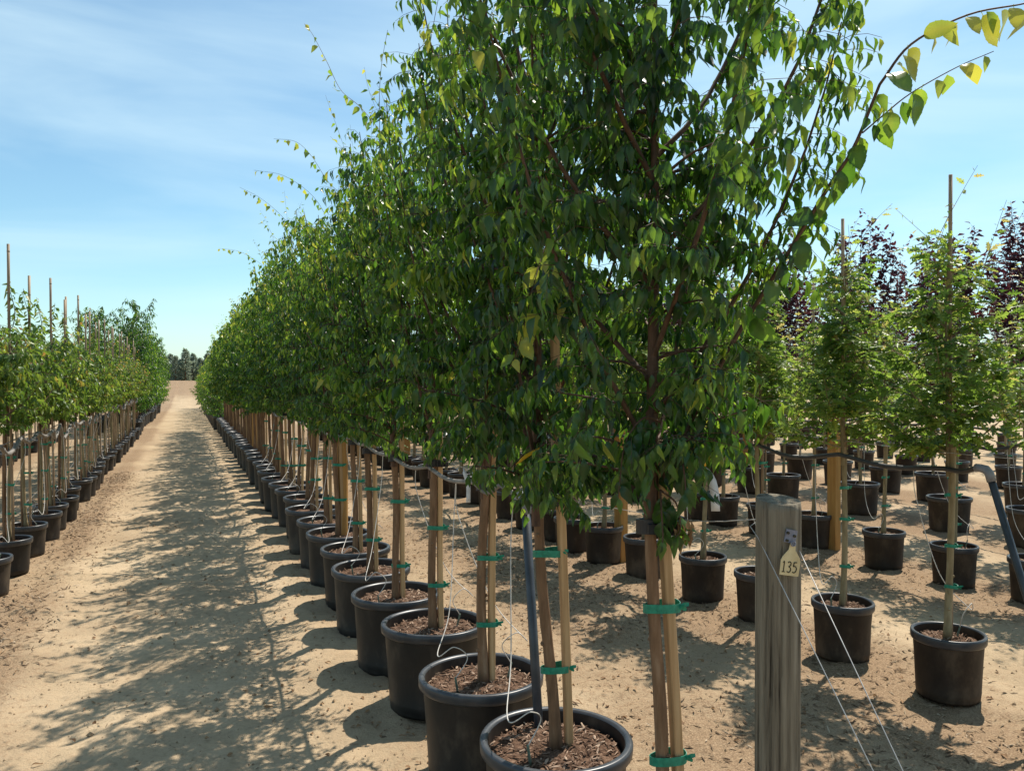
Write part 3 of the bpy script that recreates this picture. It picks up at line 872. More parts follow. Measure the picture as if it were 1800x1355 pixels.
        f1 = tag(obj("foliage", q[0], root, rz=a), kind="stuff"); f2 = obj("branches", q[1], root, rz=a)
        f1.scale = f2.scale = (1, 1, s)
# low bushy shrubs at the far end of that row
lv, br, tw = crown(301, top=2.7, low=.42, n_sc=16, sc_len=(.7, 1.0), sc_el=(30, 66), n_lat=30, lat_len=(.3, .6), twig_sp=.08, leaf_sp=.04, L=.09, tint=.30, hang=.5)
BUSH = (leaves_mesh("foliage", lv, OVATE_LO, M["green_leaf"]), wood_mesh("branches", br, 4, M["twig_bark"]))
for i in range(20):
    y = R0_SPOTS[-1][1] + .9 + i * 1.15
    root = empty("potted_shrub", (1.02, y, gz(1.02, y)))
    tag(root, "first bushy shrub after the tall trees of the lane's right row" if i == 0 else "bushy dark green shrub in a black pot at the far end of the right row", "potted shrub", "bushy shrubs closing the row right of the lane")
    obj("pot", R0_POT_LO, root); obj("bark_mulch", MULCH_LO, root)
    a = rnd.uniform(0, 6)
    tag(obj("foliage", BUSH[0], root, rz=a), kind="stuff"); obj("branches", BUSH[1], root, rz=a)

# left rows: young maples with tall bamboo leaders ----------------------------
L_POT = [pot_mesh(.34, .28, True, "pot_plastic", q) for q in range(3)]; L_POT_LO = pot_mesh(.34, .28, False)
L_MULCH = mulch_mesh(.34, .28, 7, 120)
L_MULCH_LO = mulch_mesh(.34, .28, 8)
MAPLE = dict(top=1.98, low=1.20, n_sc=15, sc_len=(.36, .62), sc_el=(18, 60), n_lat=26, lat_len=(.2, .42), spire=.38, twig_sp=.036, twig_len=(.08, .22),
             leaf_sp=.0175, hang=.55, L=.064, wr=.42, tint=.42, young=.20, trunk_r=.012, n_whip=4, sc_top=.8)
L_FOL = []
for q in range(5):
    lv, br, tw = crown(400 + q, **MAPLE)
    L_FOL.append((lv, leaves_mesh("foliage", lv, LANCE_LO, M["maple_leaf"]), wood_mesh("branches", br, 5, M["twig_bark"], tw)))
L_TRUNK = [trunk_mesh("trunk", .23, 1.12, .016, .013, (rnd.uniform(-.05, .05), rnd.uniform(-.03, .03)), M["young_bark"], 70 + q, 9) for q in range(4)]
L_STAKE = [stake_mesh(.22, h, .022, (rnd.uniform(-.03, .03), rnd.uniform(-.02, .02)), M["bamboo"], True, q) for q, h in enumerate((1.25, 2.56, 2.64, 2.48, 2.6))]
L_PROP = stake_mesh(.22, 1.15, .030, (.0, .0), M["bark"], True, 9)
TIE_S = band_mesh("tie", .014, .030, .016, .016, .002, M["green_tape"])
GL1 = "young maples in black pots along the left side of the lane"
GL2 = "young maples in the rows behind the left side of the lane"
L1_SPOTS = [(-1.34, 6.75), (-1.323, 7.452), (-1.313, 8.161), (-1.289, 8.88), (-1.314, 9.53)]
while len(L1_SPOTS) < 27: L1_SPOTS.append((-1.32 + rnd.uniform(-.04, .04), L1_SPOTS[-1][1] + .66 + rnd.uniform(-.08, .08)))
L1_LABELS = ["young maple whose black pot is cut by the left edge, nearest of the left row",
 "second young maple of the left row, pale drip tube arching over its pot rim",
 "third young maple of the left row from the left edge, tall bamboo leader",
 "fourth young maple of the left row, slanting stakes tied with green tape"]
def maple(x, y, k, lab, grp, near):
    root = empty("potted_maple", (x, y, gz(x, y) - .005))
    tag(root, lab, "potted tree", grp)
    obj("pot", L_POT[k % 3] if near else L_POT_LO, root, rz=rnd.uniform(0, 6))
    tag(obj("bark_mulch", L_MULCH if near else L_MULCH_LO, root), kind="stuff")
    obj("trunk", L_TRUNK[k % 4], root)
    obj("stake", L_STAKE[0 if k % 7 == 3 else 1 + (k * 5 + k // 3) % 4] if k else L_STAKE[2], root, (.034, -.01, 0))
    if near: obj("stake", L_PROP, root, (-.03, .02, 0))
    if near:
        for z in (.45, .72, .95):
            obj("tie", TIE_S, root, (.0, 0, z + rnd.uniform(-.05, .05)), rz=rnd.uniform(-.4, .4))
    lv, fo, brm = L_FOL[k % 5]
    a = rnd.uniform(0, 6.28); s = rnd.uniform(.94, 1.07)
    if near and k < 4:
        pick, rest = split_nearest(lv, root.location, 150)
        leaf_objects(root, lv, pick, leaf_set("maple", LANCE_LO, M["maple_leaf"]))
        tag(obj("foliage", leaves_mesh("foliage", lv, LANCE_LO, M["maple_leaf"], rest), root), kind="stuff")
        obj("branches", brm, root)
    else:
        f1 = tag(obj("foliage", fo, root, rz=a), kind="stuff"); f2 = obj("branches", brm, root, rz=a)
        f1.scale = f2.scale = (1, 1, s)
for k, (x, y) in enumerate(L1_SPOTS):
    if k < 4: lab = L1_LABELS[k]
    elif k < 16: lab = ORD[k] + " young maple of the left row, counted from the left edge"
    else: lab = "young maple far along the left row beside the lane, beyond its sixteenth pot"
    maple(x, y, k, lab, GL1, k < 11)
for r, (xr, y0, n) in enumerate(((-3.15, 12.6, 17), (-5.0, 18.0, 12))):
    for k in range(n):
        maple(xr + rnd.uniform(-.05, .05), y0 + k * .66 + rnd.uniform(-.05, .05), k + 5 * r + 11,
              ("young maple in the second row left of the lane, seen behind the hose" if r == 0 else "young maple in the third row left of the lane, far behind the hose"),
              GL2, False)
# taller bushier trees that continue the left row
lv, br, tw = crown(470, top=3.75, low=.75, n_sc=30, sc_len=(.95, .75), sc_el=(20, 58), sc_top=.93, n_lat=22, lat_len=(.4, .7), twig_sp=.065, twig_len=(.14, .36), leaf_sp=.035, hang=.62, L=.12, wr=.26, tint=.22, young=.3)
TALL = [(leaves_mesh("foliage", lv, LANCE_LO, M["green_leaf"]), wood_mesh("branches", br, 5, M["twig_bark"]))]
lv, br, tw = crown(471, top=3.2, low=.7, n_sc=26, sc_len=(.9, .8), sc_el=(15, 50), sc_top=.92, n_lat=22, lat_len=(.4, .7), twig_sp=.07, twig_len=(.14, .36), leaf_sp=.035, hang=.62, L=.12, wr=.26, tint=.26, young=.3)
TALL.append((leaves_mesh("foliage", lv, LANCE_LO, M["green_leaf"]), wood_mesh("branches", br, 5, M["twig_bark"])))
FAR_POLE = trunk_mesh("trunk", .34, 1.2, .028, .024, (0, 0), M["bark"], 51, 7)
k = 0
for (xr, y0, n, st) in ((-1.45, 25.2, 20, 1.0), (-2.5, 25.6, 8, 1.2)):
    for i in range(n):
        x, y = xr + rnd.uniform(-.1, .1), y0 + i * st
        root = empty("tall_potted_tree", (x, y, gz(x, y)))
        tag(root, (ORD[i] + " tall bushy tree beyond the last maple along the left of the lane") if (i < 5 and xr > -2) else ("tall bushy tree set back behind the lane's left row, beyond the maples" if xr < -2 else "tall bushy tree far beyond the maples, past the fifth of its row"), "potted tree", "tall bushy trees beyond the maples on the left")
        obj("pot", R0_POT_LO, root); obj("bark_mulch", MULCH_LO, root); obj("trunk", FAR_POLE, root)
        q = TALL[k % 2]; a = rnd.uniform(0, 6.28); s = (1.02 if i < 3 else .84) * rnd.uniform(.9, 1.06)
        f1 = tag(obj("foliage", q[0], root, rz=a), kind="stuff"); f2 = obj("branches", q[1], root, rz=a)
        f1.scale = f2.scale = (1, 1, s)
        k += 1

# right-hand field: rows of oaks, then plums ----------------------------------
O_POT = [pot_mesh(.345, .315, True, "pot_dusty", q) for q in range(3)]; O_POT_LO = pot_mesh(.36, .32, False, "pot_dusty"); B_POT_LO = pot_mesh(.44, .36, False, "pot_dusty")
O_MULCH_LO = mulch_mesh(.36, .32, 9); B_MULCH_LO = mulch_mesh(.44, .36, 10)
OAK = dict(top=2.28, low=1.18, n_sc=26, sc_len=(.12, .40), sc_el=(15, 48), n_lat=18, lat_len=(.10, .30), twig_sp=.035, twig_len=(.06, .26), leaf_sp=.023,
           hang=.24, L=.080, wr=.60, tint=.40, young=.38, trunk_r=.012, n_whip=16, sc_top=.9, twig_el=(-10, 50), twig_end=(-20, 30))
O_FOL = []
for q in range(6):
    lv, br, tw = crown(500 + q, **(OAK if q < 3 else dict(OAK, top=2.02, n_sc=19, twig_sp=.044)))
    O_FOL.append((lv, leaves_mesh("foliage", lv, OAK_HI if q < 3 else OAK_LO, M["oak_leaf"]), wood_mesh("branches", br, 5, M["young_bark"], tw)))
PLUM = dict(top=3.15, low=1.2, n_sc=18, sc_len=(.9, 1.3), sc_el=(58, 84), n_lat=6, lat_len=(.2, .35), twig_sp=.042, twig_len=(.06, .2), leaf_sp=.026,
            hang=.12, L=.075, wr=.5, tint=.5, young=.3, trunk_r=.016, n_whip=8, sc_top=.7, twig_el=(20, 70), twig_end=(20, 70))
P_FOL = []
for q in range(3):
    lv, br, tw = crown(540 + q, **PLUM)
    P_FOL.append((lv, leaves_mesh("foliage", lv, LANCE_LO, M["plum_leaf"]), wood_mesh("branches", br, 5, M["twig_bark"], tw)))
O_TRUNK = [trunk_mesh("trunk", .26, 1.30, .017, .014, (rnd.uniform(-.04, .04), rnd.uniform(-.02, .02)), M["young_bark"], 80 + q, 10) for q in range(4)]
O_STAKE = [stake_mesh(.24, h, .0185, (rnd.uniform(-.03, .03), 0), M["bamboo"], True, 20 + q) for q, h in enumerate((2.57, 2.48, 1.4, 2.3, 1.5))]
def field_tree(x, y, k, lab, grp, kind, near, lean=None, stake=None, nleaf=0):
    root = empty("potted_oak" if kind == "oak" else "potted_plum", (x, y, gz(x, y) - .006))
    tag(root, lab, "potted tree", grp)
    big = kind != "oak"
    obj("pot", O_POT[k % 3] if near else (B_POT_LO if big else O_POT_LO), root, rz=rnd.uniform(0, 6))
    mu = mulch_mesh(.345, .315, 600 + k, 260) if nleaf else (B_MULCH_LO if big else O_MULCH_LO)
    tag(obj("bark_mulch", mu, root), kind="stuff")
    obj("trunk", O_TRUNK[k % 4], root)
    obj("stake", O_STAKE[stake if stake is not None else (k * 3 + k // 2) % 5], root, (.032, .012, 0))
    if y < 11 or near:
        for z in (.50, .74, .98)[: 3 if near else 2]:
            obj("tie", TIE_S, root, (0, 0, z + rnd.uniform(-.06, .06)), rz=rnd.uniform(-.5, .5))
    lv, fo, brm = (O_FOL[k % 3 + (0 if near and x < 4.5 else 3)] if kind == "oak" else P_FOL[k % 3])
    if nleaf:
        pick, rest = split_nearest(lv, root.location, nleaf)
        leaf_objects(root, lv, pick, leaf_set("oak", OAK_HI, M["oak_leaf"]))
        tag(obj("foliage", leaves_mesh("foliage", lv, OAK_HI, M["oak_leaf"], rest), root), kind="stuff")
        obj("branches", brm, root)
    else:
        a = rnd.uniform(0, 6.28); s = rnd.uniform(.93, 1.08)
        f1 = tag(obj("foliage", fo, root, rz=a), kind="stuff"); f2 = obj("branches", brm, root, rz=a)
        f1.scale = f2.scale = (1, 1, s)
R1 = [(3.45, 2.10), (3.482, 2.819), (3.452, 3.472), (3.495, 4.22), (3.409, 4.735), (3.388, 5.484), (3.329, 6.051), (3.302, 6.597)]
R2 = [(5.60, 3.15), (5.581, 3.826), (5.478, 4.386), (5.416, 4.998), (5.409, 5.802), (5.423, 6.505), (5.337, 7.056)]
R3 = [(7.40, 4.3), (7.40, 5.10), (7.39, 5.976), (7.25, 7.033), (7.138, 8.19)]
R4 = [(9.0, 5.45), (9.013, 6.312), (8.982, 7.505)]
def fill(sp, x, n, pitch):
    sp = list(sp)
    while len(sp) < n: sp.append((x + rnd.uniform(-.06, .06), sp[-1][1] + pitch + rnd.uniform(-.09, .09)))
    return sp
R1 = fill(R1, 3.40, 34, .60); R2 = fill(R2, 5.40, 30, .66); R3 = fill(R3, 7.25, 22, .80); R4 = fill(R4, 9.1, 22, .85)
R5 = fill([(11.1, 8.0)], 11.1, 17, .9); R6 = fill([(13.1, 9.5)], 13.1, 16, .9); R7 = fill([(15.2, 11.0)], 15.2, 15, .95); R8 = fill([(17.3, 12.5)], 17.3, 14, .95)
R1_LABELS = ["light green oak standing past the right edge, only its crown's twigs in view",
 "light green oak whose pot stands at lower right, tall bamboo stake above its crown",
 "light green oak whose pot stands just right of the grey 135 post",
 "oak whose pot is half hidden behind the grey 135 post",
 "oak whose pot stands right behind the trunk of the tree by the 135 post",
 "oak whose pot stands just right of the thick orange square post",
 "oak whose pot stands just left of the thick orange square post",
 "oak whose pot shows close right of the black clamped trunk in the largest pot"]
G1 = "light green oaks in black pots in the row right of the lane trees"
for k, (x, y) in enumerate(R1):
    lab = R1_LABELS[k] if k < 8 else (ORD[k] + " oak of the first oak row, counted from its near right end" if k < 14 else "light green oak farther along the first oak row, beyond its fourteenth tree")
    field_tree(x, y, k, lab, G1, "oak", k < 8, stake=[3, 0, 1, 2, 2, 4, 3, 1][k] if k < 8 else None, nleaf=220 if k < 6 else 0)
R2_LABELS = ["second row oak beyond the right edge, past the foot of the leaning dark pipe",
 "oak in the second oak row, pot cut by the right edge beside the leaning pipe",
 "oak in the second oak row, pot directly behind the trunk of the lower right oak",
 "oak in the second oak row, single slim trunk between the two nearest oaks",
 "second row oak, pot between the 135 post and the tall orange post",
 "oak in the second oak row, small pot peeping out left of the 135 post top",
 "second row oak, small pot left of the 135 post above its wire"]
for k, (x, y) in enumerate(R2):
    lab = R2_LABELS[k] if k < 7 else (ORD[k] + " oak of the second oak row, counted from its near right end" if k < 12 else "light green oak farther along the second oak row, beyond its twelfth tree")
    field_tree(x, y, k + 2, lab, "light green oaks in the second oak row", "oak", k < 6, nleaf=120 if k < 4 else 0)
for r, (row, kind) in enumerate(((R3, "plum"), (R4, "plum"), (R5, "oak"), (R6, "oak"), (R7, "oak"), (R8, "plum"))):
    nm = ORD[r + 2]
    for k, (x, y) in enumerate(row):
        what = "light green oak" if kind == "oak" else "purple leaved plum"
        lab = (ORD[k] + " " + what + " of the " + nm + " pot row, counted from its near right end") if k < 6 else (what + " deep in the " + nm + " pot row, beyond its sixth tree")
        field_tree(x, y, k + r, lab, ("oaks" if kind == "oak" else "purple plums") + " in the " + nm + " row of the right-hand field", kind, False)

# ------------------------------------------------------------------ posts
def round_post(name, r, h, seed, seg=28, rows=40):
    rng = np.random.default_rng(seed); mb = MB()
    ang = np.arange(seg) * 2 * math.pi / seg
    cracks = [(rng.uniform(0, 6.28), rng.uniform(-.2, h * .8), rng.uniform(.15, .7), rng.uniform(.05, .11)) for _ in range(seg // 3)]
    V = []
    zs = np.linspace(-.05, h, rows)
    for z in zs:
        groove = np.ones(seg)
        for ca, cz, cl, cd in cracks:
            if cz < z < cz + cl:
                da = np.abs((ang - ca - .04 * math.sin(z * 9 + ca) + math.pi) % (2 * math.pi) - math.pi)
                groove -= np.where(da < 2.6 / seg * 1.25, cd, 0)
        rr = r * groove * (1 + .012 * np.sin(3 * ang + z * 2) + .008 * np.sin(5 * ang - z * 5))
        if z > h - .012: rr = rr * .975
        V.append(np.stack([np.cos(ang) * rr, np.sin(ang) * rr, np.full(seg, z) + (.006 * np.sin(ang) if z == zs[-1] else 0)], 1))
    F = [(i * seg + k, i * seg + (k + 1) % seg, (i + 1) * seg + (k + 1) % seg, (i + 1) * seg + k) for i in range(rows - 1) for k in range(seg)]
    F.append(tuple((rows - 1) * seg + k for k in range(seg)))
    mb.add(np.concatenate(V), F)
    return mb

PX, PY, PH = 1.115, 1.294, 1.31
p135 = empty("end_post", (PX, PY, gz(PX, PY)))
tag(p135, "weathered grey round end post with cracks, carrying the cream tag 135", "post")
mb = round_post("post", .0445, PH - gz(PX, PY), 3, 110, 70)
me = mb.build("post", [M["grey_timber"]])
me.polygons[-1].use_smooth = False
obj("timber", me, p135)
to_cam = math.atan2(-PY, -PX)
def face_frame(ang):        # a plate on the post's face looking along ang
    n = np.array([math.cos(ang), math.sin(ang), 0]); s = np.array([-math.sin(ang), math.cos(ang), 0])
    return n, s
fa = to_cam + .52           # faces the viewer, turned a little to the right
n_, s_ = face_frame(fa)
Rm = np.stack([s_, -n_ * -1, [0, 0, 1]], 1)
tilt = Matrix.Rotation(math.radians(-12), 3, Vector(n_))
mb = MB()
box(mb, (0, 0, 0), (.024, .003, .026), 0, np.array(tilt) @ Rm)
for dx, dz in ((-.009, .006), (.006, .002), (-.008, -.009)):
    c = np.array(tilt) @ (s_ * dx + np.array([0, 0, dz])) + n_ * .003
    tube(mb, [c - n_ * .003, c + n_ * .0022], .0028, 8, 1)
obj("bracket_plate", mb.build("bracket_plate", [M["zinc"], M["tag_ink"]], False), p135, tuple(n_ * .0478 + np.array([0, 0, PH - .062])))
# cream tag 135
tg = empty("number_tag", tuple(np.array([PX, PY, PH - .083]) + n_ * .055))
tag(tg, "cream ear-tag shaped tag reading 135 hanging on the grey post", "tag")
out = [(-.006, .004), (.006, .004), (.008, -.010), (.021, -.026), (.024, -.034), (.0235, -.066), (-.0215, -.066), (-.023, -.034), (-.020, -.026), (-.008, -.010)]
tl = math.radians(-9)
R2d = lambda x, z: (x * math.cos(tl) + z * math.sin(-tl) * -1 * -1, -x * math.sin(-tl) + z * math.cos(tl))
mb = MB()
pf = [R2d(x, z) for x, z in out]
V = [s_ * -x * -1 + np.array([0, 0, z]) + n_ * .001 for x, z in pf] + [s_ * x + np.array([0, 0, z]) - n_ * .001 for x, z in pf]
n = len(pf)
mb.add(V, [tuple(range(n - 1, -1, -1)), tuple(range(n, 2 * n))] + [(k, (k + 1) % n, n + (k + 1) % n, n + k) for k in range(n)])
obj("plate", mb.build("plate", [M["tag_cream"]], False), tg)
mb = MB()
ringp = [np.array([0, 0, .004]) + s_ * .0048 * math.cos(a) + np.array([0, 0, .0048 * math.sin(a)]) + n_ * .003 for a in np.linspace(0, 6.28, 17)]
tube(mb, ringp, .0017, 6, caps=False)
tube(mb, [n_ * -.009 + np.array([0, 0, .004]), n_ * .004 + np.array([0, 0, .004])], .0022, 8)
obj("eyelet", mb.build("eyelet", [M["zinc"]]), tg)
# hand-drawn digits 1 3 5 as raised ink strokes
mb = MB()
def stroke(pts, w=.00125):
    P = []
    for x, z in pts:
        x2, z2 = R2d(x, z); P.append(s_ * x2 + np.array([0, 0, z2]) + n_ * .0013)
    tube(mb, spline(P, 4 * len(P)), w, 5)
stroke([(-.0168, -.0395), (-.0148, -.0362), (-.0145, -.048), (-.0142, -.0585)])
stroke([(-.0178, -.0590), (-.0142, -.0587), (-.0108, -.0588)])
stroke([(-.0058, -.0385), (-.0020, -.0358), (.0016, -.0385), (.0008, -.0440), (-.0026, -.0465), (.0016, -.0492), (.0024, -.0545), (-.0012, -.0592), (-.0060, -.0572)])
stroke([(.0152, -.0360), (.0088, -.0365)]); stroke([(.0088, -.0365), (.0084, -.0455)])
stroke([(.0084, -.0455), (.0130, -.0448), (.0162, -.0495), (.0148, -.0560), (.0110, -.0588), (.0074, -.0572)])
obj("number", mb.build("number", [M["tag_ink"]]), tg)
tg.scale = (.9, .9, .9)

def orange_post(x, y, h, square, label):
    z = gz(x, y)
    if square:
        mb = MB(); w = .088 if square == 1 else .085
        c = .006; a = w / 2
        sec = [(-a + c, -a), (a - c, -a), (a, -a + c), (a, a - c), (a - c, a), (-a + c, a), (-a, a - c), (-a, -a + c)]
        zs = np.linspace(-.05, h, 6)
        V = [(sx, sy, zz) for zz in zs for sx, sy in sec]
        F = [(i * 8 + k, i * 8 + (k + 1) % 8, (i + 1) * 8 + (k + 1) % 8, (i + 1) * 8 + k) for i in range(5) for k in range(8)] + [tuple(40 + k for k in range(8))]
        mb.add(V, F)
        me = mb.build("wooden_post", [M["orange_timber"]], False)
    else:
        me = round_post("wooden_post", .041, h, int(y * 7)).build("wooden_post", [M["orange_timber"]])
    o = obj("wooden_post", me, None, (x, y, z), .25)
    tag(o, label, "post", "orange wooden trellis posts")
orange_post(1.127, 6.238, 1.15, 0, "orange round wooden post standing among the lane tree pots, nearer of two there")
orange_post(1.119, 14.78, 1.20, 0, "orange wooden post far down the lane row, small and rising from the pots")
orange_post(3.49, 6.03, 1.32, 1, "thick orange square post behind the two nearest lane tree trunks")
orange_post(5.52, 5.66, 1.25, 1, "tall orange square post directly behind the slim oak right of the 135 post")
orange_post(3.42, 13.0, 1.2, 1, "orange square post deep in the first oak row, mostly behind trunks")
orange_post(7.45, 9.3, 1.2, 1, "orange square post in the third pot row, behind the second row of oaks")

# wires ------------------------------------------------------------------------
def wire_obj(name, pts, r, material, label, cat, group=None, sides=5):
    mb = MB(); tube(mb, pts, r, sides)
    return tag(obj(name, mb.build(name, [material])), label, cat, group)
pw = np.array([PX, PY, 0])
s_l = np.array([-math.cos(YAW), math.sin(YAW), 0])     # the post's left side as seen along the camera axis
pl = pw + s_l * .047 + np.array([0, 0, 1.245])
anchor = np.array([1.11, .30, 0.0])
wire_obj("guy_wire", [pw + s_l * .02 + np.array([0.018, .045, 1.262]), pl + [.004, .02, .006], pl + [0, -.010, -.012], anchor + [-.01, 0, .02]], .0010, M["wire"],
         "pale guy wire slung from the grey post's left side across its front", "wire", "guy wires of the 135 post")
pr = pw + np.array([0, 0, 1.215]) + n_ * .049 + s_ * .018
wire_obj("guy_wire", [pr, pr + (anchor - pr) * .3, anchor + [.01, 0, .02]], .0010, M["wire"],
         "pale guy wire running down to the right from behind the 135 tag", "wire", "guy wires of the 135 post")
pts = [pw + [0, .046, 1.262]]
for k, (x, y) in enumerate(R0_SPOTS[:30]): pts.append(np.array([x + .055, y, 1.17 - (.008 if k else -.03)]))
wire_obj("trellis_wire", spline(pts, 120), .0011, M["wire"], "thin trellis wire strung from the 135 post past the lane tree trunks", "wire")
for xr, y0, y1, lab in ((3.42, 2.0, 20, "first oak row"), (5.42, 3.2, 20, "second oak row"), (7.3, 5.5, 22, "third pot row")):
    wire_obj("trellis_wire", [(xr + .04, y0 + (y1 - y0) * t, 1.21 - .012 * math.sin(t * 40)) for t in np.linspace(0, 1, 60)], .0018, M["wire"], "thin trellis wire strung along the " + lab, "wire")

# hoses with their drip tubes ----------------------------------------------------
def sagging(anchors, sag, rr, n=6):
    """hose held at each anchor and sagging between"""
    P = []
    for a, b in zip(anchors[:-1], anchors[1:]):
        a, b = np.array(a), np.array(b); g = sag * rr.uniform(.25, 1.25); sd = rr.uniform(-.02, .02)
        for t in np.linspace(0, 1, n, endpoint=False):
            e = math.sin(math.pi * t) ** 1.3
            P.append(a * (1 - t) + b * t + np.array([sd * e, 0, -g * e]))
    P.append(np.array(anchors[-1], float))
    return P

def drip(hose, rr, start, pot, rim_h, D, side=1, loop=.07, grow_r=.0020):
    """one spaghetti tube: drops from the hose, loops, and ends on an emitter stake in the pot"""
    start = np.array(start); ax, ay, az = pot
    e = np.array([ax + side * D * .26, ay + rr.uniform(-.6, .1) * D * .4, rim_h + .05])
    m0 = start + np.array([side * .012, -.01, -.16])
    m1 = start * .5 + e * .5 + np.array([side * rr.uniform(.02, .05), rr.uniform(-.03, .03), -.14])
    m2 = e + np.array([side * loop * .9, rr.uniform(-.03, .03), .09])
    m3 = e + np.array([side * loop * .2, rr.uniform(-.06, .0), .13])
    m4 = e + np.array([-side * loop * .6, rr.uniform(-.05, .0), .08])
    mb = MB(); tube(mb, spline([start, m0, m1, m2, m3, m4, e], 84), grow_r, 6)
    t = obj("drip_tube", mb.build("drip_tube", [M["drip_tube"]]), hose)
    mb = MB()
    b = e + np.array([-side * .02, .015, -.10])
    tube(mb, [e + (e - b) * .06, e, e * .5 + b * .5, b], [.003, .0045, .005, .0025], 6)
    obj("emitter_stake", mb.build("emitter_stake", [M["emitter"]]), t)

rr = random.Random(12)
h0 = empty("irrigation_hose", (1.12, 2.65, 0))
tag(h0, "grey irrigation hose slung along the lane tree trunks, feeding pale drip tubes", "hose")
anch = [(1.135, 2.66, 1.135), (1.12, 2.86, 1.15)]
for k, (x, y) in enumerate(R0_SPOTS[2:32]): anch.append((x - .035 + rr.uniform(0, .02), y + .02, 1.145 + rr.uniform(-.012, .012)))
hp = np.array(sagging(anch, .055, rr)) - np.array(h0.location)
mb = MB(); tube(mb, hp, .0095, 8)
obj("hose", mb.build("hose", [M["hose_grey"]]), h0)
hl = np.array(h0.location)
for k in range(1, 15):
    x, y = R0_SPOTS[k]
    s0 = (np.array([1.10, 2.68, 1.10]) if k < 2 else np.array([x, y + .33, 1.11])) - hl
    drip(h0, rr, s0, (x - hl[0], y - hl[1], 0), .36 - hl[2], .5, -1 if k % 3 else 1)
    if k == 2:
        drip(h0, rr, s0 + np.array([.01, .03, 0]), (x - hl[0], y - hl[1], 0), .36 - hl[2], .5, 1 if k % 3 else -1)
# riser pipe at the hose end
def riser(loc, base, top, label):
    o = empty("riser_pipe", loc); tag(o, label, "pipe", "dark riser pipes at the hose ends")
    l = np.array(loc); base = np.array(base) - l; top = np.array(top) - l
    mb = MB(); tube(mb, [base, base * .5 + top * .5, top], .0165, 14)
    obj("pipe", mb.build("pipe", [M["pipe_dark"]]), o)
    mb = MB()
    d = (top - base) / np.linalg.norm(top - base)
    e = [top - d * .03, top + d * .01, top + d * .026 + np.array([0, .012, 0]), top + d * .030 + np.array([0, .036, 0]), top + d * .03 + np.array([0, .06, 0])]
    tube(mb, e, [.0205, .0205, .021, .019, .0185], 14)
    obj("elbow", mb.build("elbow", [M["pipe_grey"]]), o)
riser((1.14, 2.50, 0), (1.145, 2.49, -.05), (1.125, 2.62, 1.105), "dark riser pipe with a grey elbow, rising between the two largest pots")
riser((3.44, 2.2, 0), (3.45, 2.18, -.05), (3.40, 2.54, 1.12), "dark riser pipe leaning at the right edge, joined to the hose by a grey elbow")

def row_hose(spots, dx, z, sag, material, label, ndrip, H, D, seed, start=None, hr=.0125):
    rr = random.Random(seed)
    x0, y0 = spots[0]
    o = empty("irrigation_hose", (x0, y0, 0)); tag(o, label, "hose")
    l = np.array([x0, y0, 0])
    a = ([start] if start else []) + [(x + dx, y, z + rr.uniform(-.015, .015)) for x, y in spots]
    mb = MB(); tube(mb, np.array(sagging(a, sag, rr)) - l, hr, 8)
    obj("hose", mb.build("hose", [material]), o)
    for k in range(min(ndrip, len(spots))):
        x, y = spots[k]
        drip(o, rr, np.array([x + dx, y + .18, z - .03]) - l, (x - l[0], y - l[1], 0), H - .04, D, -1 if k % 2 else 1, .06, .0022)
row_hose(R1[1:26], -.03, 1.13, .045, M["hose_black"], "black irrigation hose slung along the first oak row from the leaning pipe's elbow", 8, .315, .345, 21, (3.40, 2.60, 1.15))
row_hose(R2[:24], -.03, 1.13, .06, M["hose_black"], "black irrigation hose slung along the second oak row", 7, .315, .345, 22)
row_hose(R3[:18], -.03, 1.12, .06, M["hose_black"], "black irrigation hose slung along the third row of pots", 4, .34, .36, 23)
row_hose(R4[:16], -.03, 1.12, .05, M["hose_black"], "black irrigation hose slung along the fourth row of pots", 0, .34, .36, 24)
row_hose(L1_SPOTS, .09, 1.08, .14, M["hose_grey"], "pale grey hose looping in deep waves along the left row of maples", 14, .28, .34, 25, None, .016)
wire_obj("trellis_wire", [(-1.28, 6.2 + 18 * t, 1.075 - .01 * math.sin(t * 50)) for t in np.linspace(0, 1, 60)], .004, M["hose_black"], "dark trellis wire strung straight above the left row's wavy hose", "wire")

# tags hanging in the trees ---------------------------------------------------------
def strip_tag(pts, w, material, label, name, sv):
    mb = MB(); P = spline(pts, 10); sv = np.array(sv) / np.linalg.norm(sv)
    nn = np.cross(P[-1] - P[0], sv); nn = nn / np.linalg.norm(nn) * .0006
    V = []
    for i, p in enumerate(P):
        ww = w * (.35 if i < 2 else 1)
        V += [p - sv * ww / 2 - nn, p + sv * ww / 2 - nn, p + sv * ww / 2 + nn, p - sv * ww / 2 + nn]
    F = []
    for i in range(len(P) - 1):
        for k in range(4): F.append((i * 4 + k, i * 4 + (k + 1) % 4, i * 4 + 4 + (k + 1) % 4, i * 4 + 4 + k))
    F += [(3, 2, 1, 0), tuple(len(P) * 4 - 4 + k for k in range(4))]
    mb.add(V, F)
    tag(obj(name, mb.build(name, [material])), label, "tag", "plant tags hanging in the lane trees")
CR = (math.cos(YAW), -math.sin(YAW), 0)
strip_tag([(1.160, 1.66, 1.345), (1.190, 1.655, 1.335), (1.212, 1.652, 1.31), (1.222, 1.65, 1.275), (1.226, 1.65, 1.225)], .022, M["white_tag"], "white strip tag curling beside the trunk of the tree at the 135 post", "plant_tag", CR)
strip_tag([(1.085, 1.645, 1.353), (1.13, 1.64, 1.345), (1.185, 1.635, 1.348)], .014, M["yellow_tag"], "yellow plastic strap tag around the trunk of the tree at the 135 post", "strap_tag", (.0, .2, 1))
